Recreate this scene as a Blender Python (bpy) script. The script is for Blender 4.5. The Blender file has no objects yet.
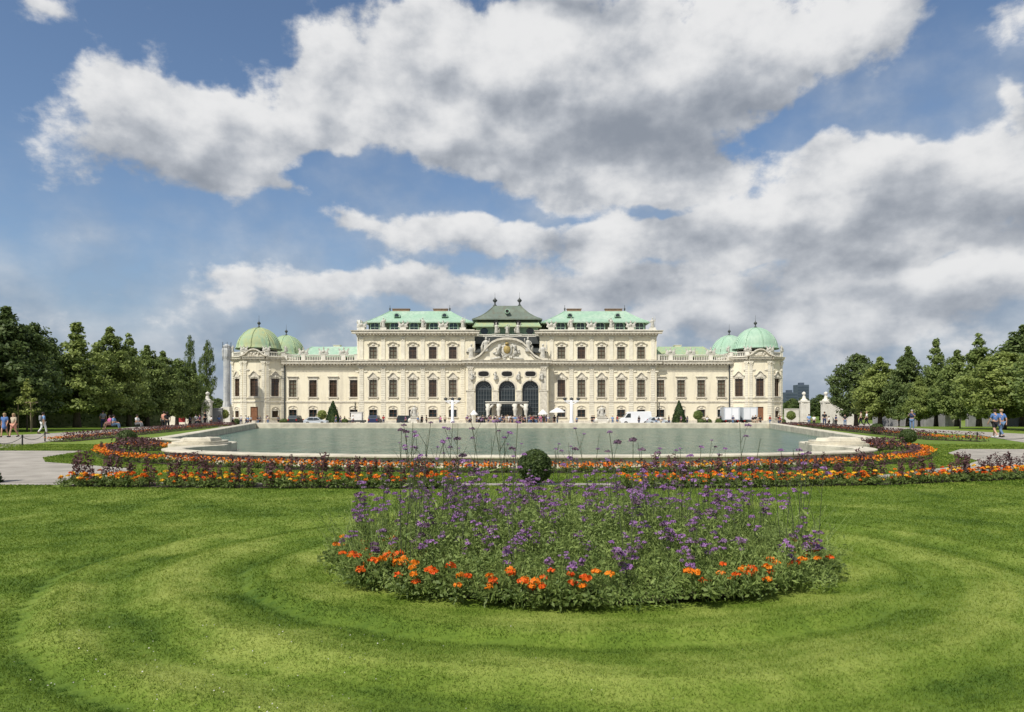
import bpy, bmesh, math, random
import numpy as np
from mathutils import Vector, Matrix
random.seed(7)
rng = np.random.default_rng(11)
SC = bpy.context.scene
COL = SC.collection
EYE, FOC, HOR, CX = 1.6, 683.0, 412.0, 512.0     # eye height (m) and survey constants of the site

def sx(px, D): return (px - CX) * D / FOC
def sz(py, D): return EYE + (HOR - py) * D / FOC
def ground_z(y):
    return 0.0 if y < 75 else (-0.8 if y > 110 else -0.8 * (y - 75) / 35.0)

# ------------------------------------------------------------------ tagging
def tag(o, label=None, cat=None, group=None, kind=None):
    if label: o['label'] = label
    if cat: o['category'] = cat
    if group: o['group'] = group
    if kind: o['kind'] = kind
    return o
def link(name, me, parent=None):
    o = bpy.data.objects.new(name, me)
    COL.objects.link(o)
    if parent is not None: o.parent = parent
    return o
def empty(name, loc=(0, 0, 0), rz=0.0):
    o = bpy.data.objects.new(name, None)
    COL.objects.link(o); o.location = loc; o.rotation_euler = (0, 0, rz)
    o.empty_display_size = 0.2
    return o
def copy_tree(o, parent=None):
    c = o.copy(); COL.objects.link(c); c.parent = parent
    for ch in list(o.children): copy_tree(ch, c)
    return c

# ------------------------------------------------------------------ mesh builder
class MB:
    def __init__(s): s.v, s.f, s.m = [], [], []
    def add(s, vs, fs, mi=0):
        b = len(s.v); s.v += [tuple(p) for p in vs]
        s.f += [tuple(b + i for i in f) for f in fs]; s.m += [mi] * len(fs); return s
    def box(s, x0, x1, y0, y1, z0, z1, mi=0):
        return s.add([(x0,y0,z0),(x1,y0,z0),(x1,y1,z0),(x0,y1,z0),(x0,y0,z1),(x1,y0,z1),(x1,y1,z1),(x0,y1,z1)],
              [(0,3,2,1),(4,5,6,7),(0,1,5,4),(1,2,6,5),(2,3,7,6),(3,0,4,7)], mi)
    def pbox(s, P, u0, u1, z0, z1, d0, d1, mi=0):       # box in a facade frame; d = depth behind the wall face
        c = [P(u,z,d) for d in (d0,d1) for z in (z0,z1) for u in (u0,u1)]
        return s.add(c, [(0,1,3,2),(4,6,7,5),(0,2,6,4),(1,5,7,3),(2,3,7,6),(0,4,5,1)], mi)
    def quad(s, a, b, c, d, mi=0): return s.add([a,b,c,d], [(0,1,2,3)], mi)
    def prism(s, poly, z0, z1, mi=0):
        n = len(poly)
        vs = [(x,y,z0) for x,y in poly] + [(x,y,z1) for x,y in poly]
        fs = [tuple(range(n-1,-1,-1)), tuple(range(n,2*n))] + [(i,(i+1)%n,n+(i+1)%n,n+i) for i in range(n)]
        return s.add(vs, fs, mi)
    def pprism(s, P, poly, d0, d1, mi=0):               # polygon in (u,z) extruded in depth
        n = len(poly)
        vs = [P(u,z,d0) for u,z in poly] + [P(u,z,d1) for u,z in poly]
        fs = [tuple(range(n)), tuple(range(2*n-1,n-1,-1))] + [(i,n+i,n+(i+1)%n,(i+1)%n) for i in range(n)]
        return s.add(vs, fs, mi)
    def lathe(s, prof, c=(0,0,0), seg=12, mi=0, wob=None, squash=(1,1)):
        vs, fs = [], []
        n = len(prof)
        for j in range(seg):
            a = 2*math.pi*j/seg
            for k,(r,z) in enumerate(prof):
                w = wob(a,k) if wob else 1.0
                vs.append((c[0]+r*w*math.cos(a)*squash[0], c[1]+r*w*math.sin(a)*squash[1], c[2]+z))
        for j in range(seg):
            j2 = (j+1)%seg
            for k in range(n-1): fs.append((j*n+k, j2*n+k, j2*n+k+1, j*n+k+1))
        fs.append(tuple(j*n for j in range(seg-1,-1,-1))); fs.append(tuple(j*n+n-1 for j in range(seg)))
        return s.add(vs, fs, mi)
    def tube(s, pts, rad, seg=6, mi=0):
        pts = [Vector(p) for p in pts]; n = len(pts); vs, fs = [], []
        if not isinstance(rad, (list,tuple)): rad = [rad]*n
        for i,p in enumerate(pts):
            t = (pts[min(i+1,n-1)] - pts[max(i-1,0)]).normalized()
            a = t.orthogonal().normalized() if abs(t.z) > .98 else Vector((0,0,1)).cross(t).normalized()
            b = t.cross(a)
            for j in range(seg):
                q = 2*math.pi*j/seg
                vs.append(p + (a*math.cos(q) + b*math.sin(q))*rad[i])
        for i in range(n-1):
            for j in range(seg):
                k = (j+1)%seg
                fs.append((i*seg+j, i*seg+k, (i+1)*seg+k, (i+1)*seg+j))
        fs.append(tuple(range(seg-1,-1,-1))); fs.append(tuple((n-1)*seg+j for j in range(seg)))
        return s.add(vs, fs, mi)
    def blob(s, c, r, seg=8, rings=5, mi=0):
        rx,ry,rz = r if isinstance(r,(tuple,list)) else (r,r,r)
        prof = [(max(.02,math.sin(math.pi*(k)/(rings))), -math.cos(math.pi*k/rings)*rz) for k in range(rings+1)]
        return s.lathe(prof, c, seg, mi, squash=(rx,ry))
    def mesh(s, name, mats, smooth=False):
        me = bpy.data.meshes.new(name); me.from_pydata(s.v, [], s.f)
        for m in (mats if isinstance(mats,(list,tuple)) else [mats]): me.materials.append(m)
        if any(s.m): me.polygons.foreach_set('material_index', s.m)
        if smooth: me.polygons.foreach_set('use_smooth', [True]*len(s.f))
        me.update(); return me
    def build(s, name, mats, parent=None, smooth=False): return link(name, s.mesh(name, mats, smooth), parent)

def np_mesh(name, V, k, mats, midx=None, attr=None, smooth=False):
    """V (n*k,3): n separate k-gons."""
    V = np.ascontiguousarray(V, dtype=np.float32); n = len(V)//k
    me = bpy.data.meshes.new(name)
    me.vertices.add(len(V)); me.vertices.foreach_set('co', V.ravel())
    me.loops.add(n*k); me.loops.foreach_set('vertex_index', np.arange(n*k, dtype=np.int32))
    me.polygons.add(n); me.polygons.foreach_set('loop_start', np.arange(0,n*k,k,dtype=np.int32))
    try: me.polygons.foreach_set('loop_total', np.full(n,k,dtype=np.int32))
    except Exception: pass
    for m in (mats if isinstance(mats,(list,tuple)) else [mats]): me.materials.append(m)
    if midx is not None: me.polygons.foreach_set('material_index', np.asarray(midx,dtype=np.int32))
    if attr is not None:
        a = me.attributes.new('tone','FLOAT','POINT'); a.data.foreach_set('value', np.asarray(attr,dtype=np.float32))
    me.update(); me.validate(); return me

def leaf_quads(C, size, up=0.3, out=None, aspect=0.6, r=rng):
    """Leaf shaped rhombs at centres C with loosely outward/upward facing blades."""
    C = np.asarray(C, float); n = len(C)
    nrm = r.normal(size=(n,3)); nrm[:,2] += up
    if out is not None: nrm += out
    nrm /= np.linalg.norm(nrm,axis=1)[:,None] + 1e-9
    t = r.normal(size=(n,3)); t -= (t*nrm).sum(1)[:,None]*nrm
    t /= np.linalg.norm(t,axis=1)[:,None] + 1e-9
    b = np.cross(nrm,t)
    s = (size if np.ndim(size) else np.full(n,size))*r.uniform(.7,1.3,n)
    s = s[:,None]
    V = np.stack([C - t*s*.5, C + b*s*aspect*.5 - t*s*.08, C + t*s*.5, C - b*s*aspect*.5 - t*s*.08],1)
    return V.reshape(-1,3)

# value noise for the lawn
_lat = rng.random((128,128))
def vnoise(x,y):
    xi = np.floor(x).astype(int); yi = np.floor(y).astype(int); fx = x-xi; fy = y-yi
    fx = fx*fx*(3-2*fx); fy = fy*fy*(3-2*fy)
    g = lambda a,b: _lat[a%128,b%128]
    return (g(xi,yi)*(1-fx)+g(xi+1,yi)*fx)*(1-fy)+(g(xi,yi+1)*(1-fx)+g(xi+1,yi+1)*fx)*fy
def fbm(x,y,o=4):
    s=0; a=.5; t=0
    for i in range(o): s = s+a*vnoise(x*2**i+17.3*i,y*2**i+5.1*i); t+=a; a*=.55
    return s/t

# ------------------------------------------------------------------ materials
def nodes(name):
    m = bpy.data.materials.new(name); m.use_nodes = True
    nt = m.node_tree; b = nt.nodes['Principled BSDF']; return m, nt, b
def M(name, c1, c2=None, scale=3.0, rough=.8, bump=0.0, bscale=None, metal=0.0, spec=.3, detail=6, stretch=None):
    m, nt, b = nodes(name); N = nt.nodes; L = nt.links
    c2 = c2 or tuple(x*.8 for x in c1)
    geo = N.new('ShaderNodeTexCoord'); vec = geo.outputs['Object']
    if stretch:
        mp = N.new('ShaderNodeMapping'); mp.inputs['Scale'].default_value = stretch; L.new(vec, mp.inputs[0]); vec = mp.outputs[0]
    nz = N.new('ShaderNodeTexNoise'); nz.inputs['Scale'].default_value = scale; nz.inputs['Detail'].default_value = detail
    nz.inputs['Roughness'].default_value = .6
    L.new(vec, nz.inputs['Vector'])
    rp = N.new('ShaderNodeValToRGB'); rp.color_ramp.elements[0].position=.35; rp.color_ramp.elements[1].position=.65
    rp.color_ramp.elements[0].color = (*c2,1); rp.color_ramp.elements[1].color = (*c1,1)
    L.new(nz.outputs['Fac'], rp.inputs[0]); L.new(rp.outputs[0], b.inputs['Base Color'])
    b.inputs['Roughness'].default_value = rough; b.inputs['Metallic'].default_value = metal
    b.inputs['Specular IOR Level'].default_value = spec
    if bump:
        n2 = N.new('ShaderNodeTexNoise'); n2.inputs['Scale'].default_value = bscale or scale*4; n2.inputs['Detail'].default_value = 6
        L.new(vec, n2.inputs['Vector'])
        bp = N.new('ShaderNodeBump'); bp.inputs['Strength'].default_value = bump; bp.inputs['Distance'].default_value = .05
        L.new(n2.outputs['Fac'], bp.inputs['Height']); L.new(bp.outputs[0], b.inputs['Normal'])
    return m
def leaf_mat(name, c1, c2, trans=.35, scale=.8, rough=.55):
    """Leaf colour varies per leaf and by clump; part of the light passes through."""
    m, nt, b = nodes(name); N = nt.nodes; L = nt.links
    g = N.new('ShaderNodeNewGeometry'); tc = N.new('ShaderNodeTexCoord')
    nz = N.new('ShaderNodeTexNoise'); nz.inputs['Scale'].default_value = scale; nz.inputs['Detail'].default_value = 3
    L.new(tc.outputs['Object'], nz.inputs['Vector'])
    ad = N.new('ShaderNodeMath'); ad.operation='MULTIPLY_ADD'; ad.inputs[1].default_value=.55
    L.new(g.outputs['Random Per Island'], ad.inputs[0])
    s = N.new('ShaderNodeMath'); s.operation='MULTIPLY_ADD'; s.inputs[1].default_value=1.3; s.inputs[2].default_value=-.42
    oi=N.new('ShaderNodeObjectInfo'); o2=N.new('ShaderNodeMath'); o2.operation='MULTIPLY_ADD'; o2.inputs[1].default_value=.3; o2.inputs[2].default_value=-.15; L.new(oi.outputs['Random'],o2.inputs[0])
    s2=N.new('ShaderNodeMath'); s2.operation='ADD'; L.new(nz.outputs['Fac'], s.inputs[0]); L.new(s.outputs[0], s2.inputs[0]); L.new(o2.outputs[0],s2.inputs[1]); L.new(s2.outputs[0], ad.inputs[2])
    rp = N.new('ShaderNodeMix'); rp.data_type='RGBA'
    L.new(ad.outputs[0], rp.inputs[0]); rp.inputs[6].default_value=(*c1,1); rp.inputs[7].default_value=(*c2,1)
    L.new(rp.outputs[2], b.inputs['Base Color']); b.inputs['Roughness'].default_value = rough
    b.inputs['Specular IOR Level'].default_value = .25
    if trans:
        tr = N.new('ShaderNodeBsdfTranslucent'); L.new(rp.outputs[2], tr.inputs['Color'])
        mx = N.new('ShaderNodeMixShader'); mx.inputs[0].default_value = trans
        L.new(b.outputs[0], mx.inputs[1]); L.new(tr.outputs[0], mx.inputs[2])
        L.new(mx.outputs[0], N['Material Output'].inputs[0])
    return m

MT = {}
def plaster():
    m=M('cream_plaster',(.81,.74,.565),(.76,.69,.515),.35,.85,.15,6); nt=m.node_tree; N=nt.nodes; L=nt.links; b=N['Principled BSDF']
    src=b.inputs['Base Color'].links[0].from_socket; tc=N.new('ShaderNodeTexCoord'); mp=N.new('ShaderNodeMapping'); mp.inputs['Scale'].default_value=(1,1,.12); L.new(tc.outputs['Object'],mp.inputs[0])
    n=N.new('ShaderNodeTexNoise'); n.inputs['Scale'].default_value=.9; n.inputs['Detail'].default_value=7; n.inputs['Roughness'].default_value=.65; L.new(mp.outputs[0],n.inputs['Vector'])
    q=N.new('ShaderNodeMapRange'); q.inputs[1].default_value=.5; q.inputs[2].default_value=.75; q.inputs[4].default_value=.8; L.new(n.outputs['Fac'],q.inputs[0])
    x=N.new('ShaderNodeMix'); x.data_type='RGBA'; L.new(q.outputs[0],x.inputs[0]); L.new(src,x.inputs[6]); x.inputs[7].default_value=(.50,.45,.36,1); L.new(x.outputs[2],b.inputs['Base Color']); return m
MT['plaster']  = plaster()
MT['plaster2'] = M('pale_plaster', (.79,.74,.60), (.66,.61,.49), 1.1, .85, .1, 6)
MT['stone']    = M('carved_stone', (.66,.60,.47), (.44,.40,.32), 1.6, .85, .5, 5)
MT['trim']     = M('stone_trim', (.72,.67,.55), (.48,.44,.36), 1.8, .85, .2, 6)
MT['statue']   = M('weathered_statue_stone', (.64,.61,.53), (.36,.35,.31), 2.2, .85, .4, 8)
MT['white_stone'] = M('white_stone', (.74,.71,.62), (.58,.55,.47), .8, .8, .2, 6)
MT['rim']      = M('pool_stone', (.66,.605,.47), (.44,.40,.31), 1.5, .85, .35, 9)
MT['brown']    = M('brown_frame', (.13,.075,.045), (.09,.05,.03), 3, .6)
MT['dark_in']  = M('dark_opening', (.018,.016,.014), (.01,.01,.01), 2, .6)
MT['door']     = M('russet_door', (.26,.12,.06), (.20,.09,.045), 2, .6)
MT['gold']     = M('gilding', (.46,.34,.11), (.26,.20,.09), 5, .6, metal=.2)
MT['brick']    = M('chimney_brick', (.30,.20,.14), (.22,.14,.10), 2, .9, .2, 9)
MT['frame_g']  = M('grey_portal_frame', (.13,.15,.155), (.1,.115,.12), 2, .5)
MT['lead']     = M('dark_lead', (.07,.075,.07), (.045,.05,.05), 1.5, .6)
MT['iron']     = M('dark_iron', (.03,.032,.03), (.02,.02,.02), 4, .5)
def glass(name, c, c2, rough=.08):
    m, nt, b = nodes(name); N = nt.nodes; L = nt.links
    tc = N.new('ShaderNodeTexCoord'); nz = N.new('ShaderNodeTexNoise'); nz.inputs['Scale'].default_value=.9
    L.new(tc.outputs['Object'], nz.inputs['Vector'])
    mx = N.new('ShaderNodeMix'); mx.data_type='RGBA'; mx.inputs[6].default_value=(*c,1); mx.inputs[7].default_value=(*c2,1)
    L.new(nz.outputs['Fac'], mx.inputs[0]); L.new(mx.outputs[2], b.inputs['Base Color'])
    b.inputs['Roughness'].default_value=rough; b.inputs['Specular IOR Level'].default_value=.5
    return m
MT['pane']     = glass('window_glass_dark', (.03,.025,.02), (.09,.06,.04))
MT['pane_b']   = glass('window_glass_blind', (.20,.19,.14), (.10,.09,.06), .25)
MT['pane_a']   = glass('portal_glass', (.012,.02,.022), (.03,.04,.045), .05)
MT['car_glass']= glass('vehicle_glass', (.02,.03,.035), (.05,.06,.07), .05)

def copper(name, c1, c2, c3, seam=1.6):
    m, nt, b = nodes(name); N = nt.nodes; L = nt.links
    tc = N.new('ShaderNodeTexCoord')
    n1 = N.new('ShaderNodeTexNoise'); n1.inputs['Scale'].default_value=.28; n1.inputs['Detail'].default_value=5
    n2 = N.new('ShaderNodeTexNoise'); n2.inputs['Scale'].default_value=1.6; n2.inputs['Detail'].default_value=6
    mp = N.new('ShaderNodeMapping'); mp.inputs['Scale'].default_value=(1,1,.22)
    L.new(tc.outputs['Object'], n1.inputs['Vector']); L.new(tc.outputs['Object'], mp.inputs[0]); L.new(mp.outputs[0], n2.inputs['Vector'])
    r1 = N.new('ShaderNodeValToRGB'); r1.color_ramp.elements[0].position=.42; r1.color_ramp.elements[1].position=.62
    r1.color_ramp.elements[0].color=(*c1,1); r1.color_ramp.elements[1].color=(*c2,1)
    L.new(n1.outputs['Fac'], r1.inputs[0])
    r2 = N.new('ShaderNodeMath'); r2.operation='MULTIPLY_ADD'; r2.inputs[1].default_value=2.8; r2.inputs[2].default_value=-1.25; r2.use_clamp=True
    L.new(n2.outputs['Fac'], r2.inputs[0])
    mx = N.new('ShaderNodeMix'); mx.data_type='RGBA'; L.new(r2.outputs[0], mx.inputs[0]); L.new(r1.outputs[0], mx.inputs[6]); mx.inputs[7].default_value=(*c3,1)
    L.new(mx.outputs[2], b.inputs['Base Color']); b.inputs['Roughness'].default_value=.7; b.inputs['Specular IOR Level'].default_value=.3
    wv = N.new('ShaderNodeTexWave'); wv.inputs['Scale'].default_value=seam; wv.bands_direction='X'
    L.new(tc.outputs['Object'], wv.inputs['Vector'])
    bp = N.new('ShaderNodeBump'); bp.inputs['Strength'].default_value=.7; bp.inputs['Distance'].default_value=.1
    L.new(wv.outputs['Fac'], bp.inputs['Height']); L.new(bp.outputs[0], b.inputs['Normal'])
    return m
MT['copper']   = copper('green_copper', (.37,.55,.40), (.47,.61,.47), (.30,.45,.34))
MT['copper_y'] = copper('yellowed_copper', (.38,.48,.28), (.44,.47,.24), (.28,.46,.33))
MT['copper_d'] = copper('dull_copper', (.18,.22,.18), (.24,.28,.22), (.17,.16,.12), 2.0)

MT['bark'] = M('bark', (.10,.08,.06), (.05,.04,.03), 5, .9, .6, 14, stretch=(1,1,.3))
MT['leaf_lime'] = leaf_mat('lime_leaf', (.115,.17,.04), (.34,.395,.11), .35, .5)
MT['leaf_mid']  = leaf_mat('mid_leaf', (.09,.14,.035), (.275,.335,.096), .35, .5)
MT['leaf_dark'] = leaf_mat('dark_leaf', (.052,.088,.026), (.18,.23,.068), .3, .5)
MT['leaf_young']= leaf_mat('young_leaf', (.24,.30,.07), (.44,.47,.15), .4, 1.2)
MT['leaf_box']  = leaf_mat('box_leaf', (.03,.055,.016), (.11,.15,.04), .25, 7)
MT['leaf_cone'] = leaf_mat('yew_leaf', (.018,.045,.014), (.04,.075,.022), .15, 2)
MT['leaf_bed']  = leaf_mat('bed_leaf', (.085,.14,.034), (.36,.45,.13), .42, 5)
MT['leaf_mari'] = leaf_mat('marigold_leaf', (.06,.10,.025), (.22,.28,.075), .3, 6)
MT['leaf_purple']= leaf_mat('purple_leaf', (.055,.028,.028), (.20,.10,.10), .3, 6)
MT['stem'] = M('green_stem', (.07,.10,.03), (.045,.065,.025), 20, .7)
MT['stem_d'] = M('dark_stem', (.07,.085,.04), (.045,.05,.03), 20, .7)
MT['bloom_o'] = leaf_mat('orange_petal', (.66,.15,.010), (.82,.27,.015), .15, 9)
MT['bloom_r'] = leaf_mat('red_orange_petal', (.62,.07,.012), (.80,.17,.015), .15, 9)
MT['bloom_y'] = leaf_mat('yellow_petal', (.80,.42,.02), (.90,.60,.05), .15, 9)
MT['verb_a'] = leaf_mat('purple_petal', (.23,.10,.28), (.44,.24,.48), .2, 9)
MT['verb_b'] = leaf_mat('mauve_petal', (.22,.12,.24), (.37,.24,.40), .2, 9)
MT['verb_c'] = leaf_mat('faded_petal', (.10,.06,.09), (.20,.12,.18), .2, 9)
MT['soil'] = M('dark_soil', (.055,.04,.028), (.03,.022,.016), 6, .95, .8, 18)
MT['hair_d'] = M('dark_hair', (.03,.02,.015), None, 20, .6); MT['hair_b'] = M('fair_hair', (.36,.25,.13), None, 20, .6)
MT['hair_g'] = M('grey_hair', (.35,.33,.31), None, 20, .6)
MT['skin'] = M('skin', (.52,.32,.22), (.46,.27,.18), 6, .55); MT['eye'] = M('eye', (.02,.015,.012), None, 5, .2)
for k,c in dict(white=(.78,.78,.76), black=(.022,.022,.026), navy=(.04,.055,.12), blue=(.10,.19,.42), sky=(.20,.34,.58), red=(.42,.05,.05), pink=(.60,.16,.34),
                grey=(.24,.25,.27), beige=(.52,.44,.32), denim=(.13,.21,.34), green=(.12,.20,.12), khaki=(.30,.26,.17), salmon=(.62,.30,.22), purple=(.17,.08,.16)).items():
    MT['c_'+k] = M(k+'_cloth', c, tuple(x*.82 for x in c), 9, .9, .3, 30)
for k,c in dict(white=(.80,.81,.82), silver=(.48,.52,.55), dark=(.025,.035,.04), blue=(.03,.04,.10)).items():
    MT['p_'+k] = M(k+'_paint', c, tuple(x*.93 for x in c), .6, .42, spec=.25)
MT['tyre'] = M('tyre_rubber', (.02,.02,.02), None, 9, .9); MT['rimw'] = M('wheel_rim', (.35,.35,.36), None, 4, .4, metal=.7)
MT['lamp_r'] = M('tail_lamp', (.35,.02,.02), None, 4, .3); MT['lamp_w'] = M('head_lamp', (.75,.75,.7), None, 4, .2)
MT['wrap'] = M('scaffold_wrap', (.52,.52,.50), (.38,.39,.40), 1.2, .9, .6, 3)
MT['canvas'] = M('white_canvas', (.80,.79,.74), (.72,.70,.66), 2, .9)
MT['wood'] = M('stake_wood', (.36,.28,.18), (.26,.20,.13), 6, .85)
MT['wall_grey'] = M('grey_garden_wall', (.34,.34,.33), (.24,.24,.24), .7, .9, .3, 5)
MT['tower'] = M('far_tower_facade', (.085,.11,.15), (.07,.09,.12), .05, .7)  # distance haze is mixed into the tower facade and glass colours
MT['tower_w'] = M('far_tower_glass', (.055,.075,.105), None, .2, .4)

# ground materials
def grass_material(k=1.0):
    m, nt, b = nodes('lawn_grass'); N = nt.nodes; L = nt.links
    at = N.new('ShaderNodeAttribute'); at.attribute_name='tone'
    g = N.new('ShaderNodeNewGeometry')
    n1 = N.new('ShaderNodeTexNoise'); n1.inputs['Scale'].default_value=26; n1.inputs['Detail'].default_value=5
    n2 = N.new('ShaderNodeTexNoise'); n2.inputs['Scale'].default_value=.9; n2.inputs['Detail'].default_value=5
    mp = N.new('ShaderNodeMapping'); mp.inputs['Scale'].default_value=(1,1,1)
    L.new(g.outputs['Position'], mp.inputs[0])
    L.new(mp.outputs[0], n1.inputs['Vector']); L.new(g.outputs['Position'], n2.inputs['Vector'])
    a = N.new('ShaderNodeMath'); a.operation='MULTIPLY_ADD'; a.inputs[1].default_value=.45; L.new(n1.outputs['Fac'], a.inputs[0])
    c = N.new('ShaderNodeMath'); c.operation='MULTIPLY_ADD'; c.inputs[1].default_value=.45; c.inputs[2].default_value=-.45; L.new(n2.outputs['Fac'], c.inputs[0])
    L.new(c.outputs[0], a.inputs[2])
    s = N.new('ShaderNodeMath'); s.operation='ADD'; L.new(a.outputs[0], s.inputs[0]); L.new(at.outputs['Fac'], s.inputs[1])
    r = N.new('ShaderNodeValToRGB'); e = r.color_ramp.elements
    e[0].position=.08; e[0].color=(.060*k,.118*k,.013*k,1); e[1].position=.92; e[1].color=(.315*k,.37*k,.08*k,1)
    e2 = r.color_ramp.elements.new(.5); e2.color=(.150*k,.224*k,.027*k,1)
    L.new(s.outputs[0], r.inputs[0]); L.new(r.outputs[0], b.inputs['Base Color'])
    b.inputs['Roughness'].default_value=.7; b.inputs['Specular IOR Level'].default_value=.15
    bp = N.new('ShaderNodeBump'); bp.inputs['Strength'].default_value=.5; bp.inputs['Distance'].default_value=.03
    L.new(n1.outputs['Fac'], bp.inputs['Height']); L.new(bp.outputs[0], b.inputs['Normal'])
    tr = N.new('ShaderNodeBsdfTranslucent'); L.new(r.outputs[0], tr.inputs[0])
    mx = N.new('ShaderNodeMixShader'); mx.inputs[0].default_value=.4
    L.new(b.outputs[0], mx.inputs[1]); L.new(tr.outputs[0], mx.inputs[2])
    m['_'] = 0
    return m, mx, N, L
MT['blade'], _mx, _N, _L = grass_material(); _L.new(_mx.outputs[0], _N['Material Output'].inputs[0])
MT['grass'] = grass_material(.84)[0]
MT['gravel'] = M('pale_gravel', (.44,.40,.34), (.29,.265,.225), 1.1, .95, .7, 30)
def water_material():
    m, nt, b = nodes('pool_water'); N = nt.nodes; L = nt.links
    g = N.new('ShaderNodeNewGeometry')
    mp = N.new('ShaderNodeMapping'); mp.inputs['Scale'].default_value=(1.3,.5,1); L.new(g.outputs['Position'], mp.inputs[0])
    n = N.new('ShaderNodeTexNoise'); n.inputs['Scale'].default_value=1.1; n.inputs['Detail'].default_value=7; n.inputs['Roughness'].default_value=.65; n.inputs['Distortion'].default_value=.6
    L.new(mp.outputs[0], n.inputs['Vector'])
    n2 = N.new('ShaderNodeTexNoise'); n2.inputs['Scale'].default_value=.55; n2.inputs['Detail'].default_value=8; n2.inputs['Roughness'].default_value=.7; L.new(mp.outputs[0], n2.inputs['Vector'])
    r = N.new('ShaderNodeValToRGB'); r.color_ramp.elements[0].position=.35; r.color_ramp.elements[1].position=.7
    r.color_ramp.elements[0].color=(.062,.122,.080,1); r.color_ramp.elements[1].color=(.105,.178,.118,1)  # light and dark of the ripples also put into the water colour
    L.new(n2.outputs['Fac'], r.inputs[0]); L.new(r.outputs[0], b.inputs['Base Color'])
    b.inputs['Roughness'].default_value=.16; b.inputs['IOR'].default_value=1.33; b.inputs['Specular IOR Level'].default_value=.3
    bp = N.new('ShaderNodeBump'); bp.inputs['Strength'].default_value=1.0; bp.inputs['Distance'].default_value=.5
    L.new(n.outputs['Fac'], bp.inputs['Height']); L.new(bp.outputs[0], b.inputs['Normal'])
    return m
MT['water'] = water_material()

# ------------------------------------------------------------------ the setting: lawn, paths, pool
BX, BY, BA, BB = .70, 7.25, 2.60, 1.80      # the oval bed
def bed_dist(x, y):
    p = np.hypot(x-BX, y-BY) + 1e-6
    r = np.hypot((x-BX)/BA, (y-BY)/BB) + 1e-6
    return (r-1)*p/r
def tone(x, y):
    d = bed_dist(x,y) + .28*(fbm(x*.75+3,y*.75+9,3)-.5)
    t = np.interp(d, [-1,.0,.25,.5,.72,.92,1.15,1.42,1.65,1.85,2.1,2.35,2.55,2.75,3.2,3.7,4.4,6,9,30],
                     [.6,.66,.82,.62,.26,.34,.72,.90,.56,.28,.62,.70,.20,.38,.50,.42,.54,.48,.54,.52])
    t = t + (.10*np.sin(d*26+3*fbm(x*.6,y*.6,2)) + .07*np.sin(d*61+2*fbm(x,y,2)))*np.clip(2.5-np.abs(d-1.2),0,1)
    t = .52+(t-.5)*np.interp(x,[-2,2.5],[.70,.5])
    back = np.clip((y-BY-.6)/2.5,0,1)
    band = .5 + .16*np.sin(y*2.1+.25*x+2.2*fbm(x*.2,y*.3,2))
    t = t*(1-back)+(.48*band+.26)*back
    patch = fbm(x*1.9+40,y*1.9+2,3)
    t = t + .42*(fbm(x*3.1,y*3.1,3)-.5) + .5*(patch-.5)
    return np.clip(t,0,1)
def relief(x, y):
    d = bed_dist(x,y) + .28*(fbm(x*.75+3,y*.75+9,3)-.5)
    k = np.interp(d, [-1,0,.25,.6,.75,.95,1.4,1.75,1.95,2.3,2.5,2.65,3,4,30],[0,.0,.012,.03,-.02,.0,.035,.0,-.005,.03,-.025,.0,.01,0,0])
    k = 1.5*k + .05*(fbm(x*1.3+9,y*1.3,3)-.5)
    m = np.clip((12.8-y)/2,0,1)*np.clip((11-np.abs(x))/2,0,1)*np.clip((y-1)/1.5,0,1)
    return k*m
xs = np.unique(np.concatenate([np.linspace(-12,12,221), [-1500,-700,-300,-120,-60,-30,-20,20,30,60,120,300,700,1500]]))
ys = np.unique(np.concatenate([np.linspace(1,13,121), [-300,-60,-10,20,30,45,60,75,110,160,300,800,2500]]))
GXX, GYY = np.meshgrid(xs,ys)
GZ = relief(GXX,GYY) + np.interp(GYY,[75,110],[0,-.8])
me = bpy.data.meshes.new('ground')
nx, ny = len(xs), len(ys)
idx = np.arange(nx*ny).reshape(ny,nx)
F = np.stack([idx[:-1,:-1],idx[:-1,1:],idx[1:,1:],idx[1:,:-1]],-1).reshape(-1,4)
me.from_pydata(np.stack([GXX,GYY,GZ],-1).reshape(-1,3).tolist(), [], F.tolist())
a = me.attributes.new('tone','FLOAT','POINT'); a.data.foreach_set('value', tone(GXX,GYY).ravel().astype(np.float32))
me.polygons.foreach_set('use_smooth',[True]*len(F)); me.materials.append(MT['grass'])
tag(link('ground', me), kind='structure')

def sheet(name, polys, mat, dz):
    mb = MB()
    for poly in polys:
        mb.add([(x,y,ground_z(y)+dz) for x,y in poly],[tuple(range(len(poly)))])
    o = mb.build(name, mat)
    bm = bmesh.new(); bm.from_mesh(o.data)
    bmesh.ops.recalc_face_normals(bm, faces=bm.faces)
    for f in bm.faces:
        if f.normal.z < 0: f.normal_flip()
    bm.to_mesh(o.data); bm.free()
    return tag(o, kind='structure')
def strip(rows):      # rows (y, x left, x right) -> quads
    return [[(a[1],a[0]),(a[2],a[0]),(b[2],b[0]),(b[1],b[0])] for a,b in zip(rows,rows[1:])]
# avenues on both sides, widening with the pool
sheet('avenue_path', strip([(14,-30,-20),(29.5,-33,-22.3),(40,-34,-26),(57,-35,-30),(75,-41,-34),(110,-50,-41)]) +
                     strip([(14,24,36),(34,26,34),(47,32,37),(60,33,38.5),(75,36,41.5),(110,43,50)]), MT['gravel'], .006)
sheet('forecourt', strip([(86,-34,36),(110,-75,75),(139.5,-75,75)]) + strip([(72,-31,30),(75,-32.5,31.5),(86,-34,36)]), MT['gravel'], .010)
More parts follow.
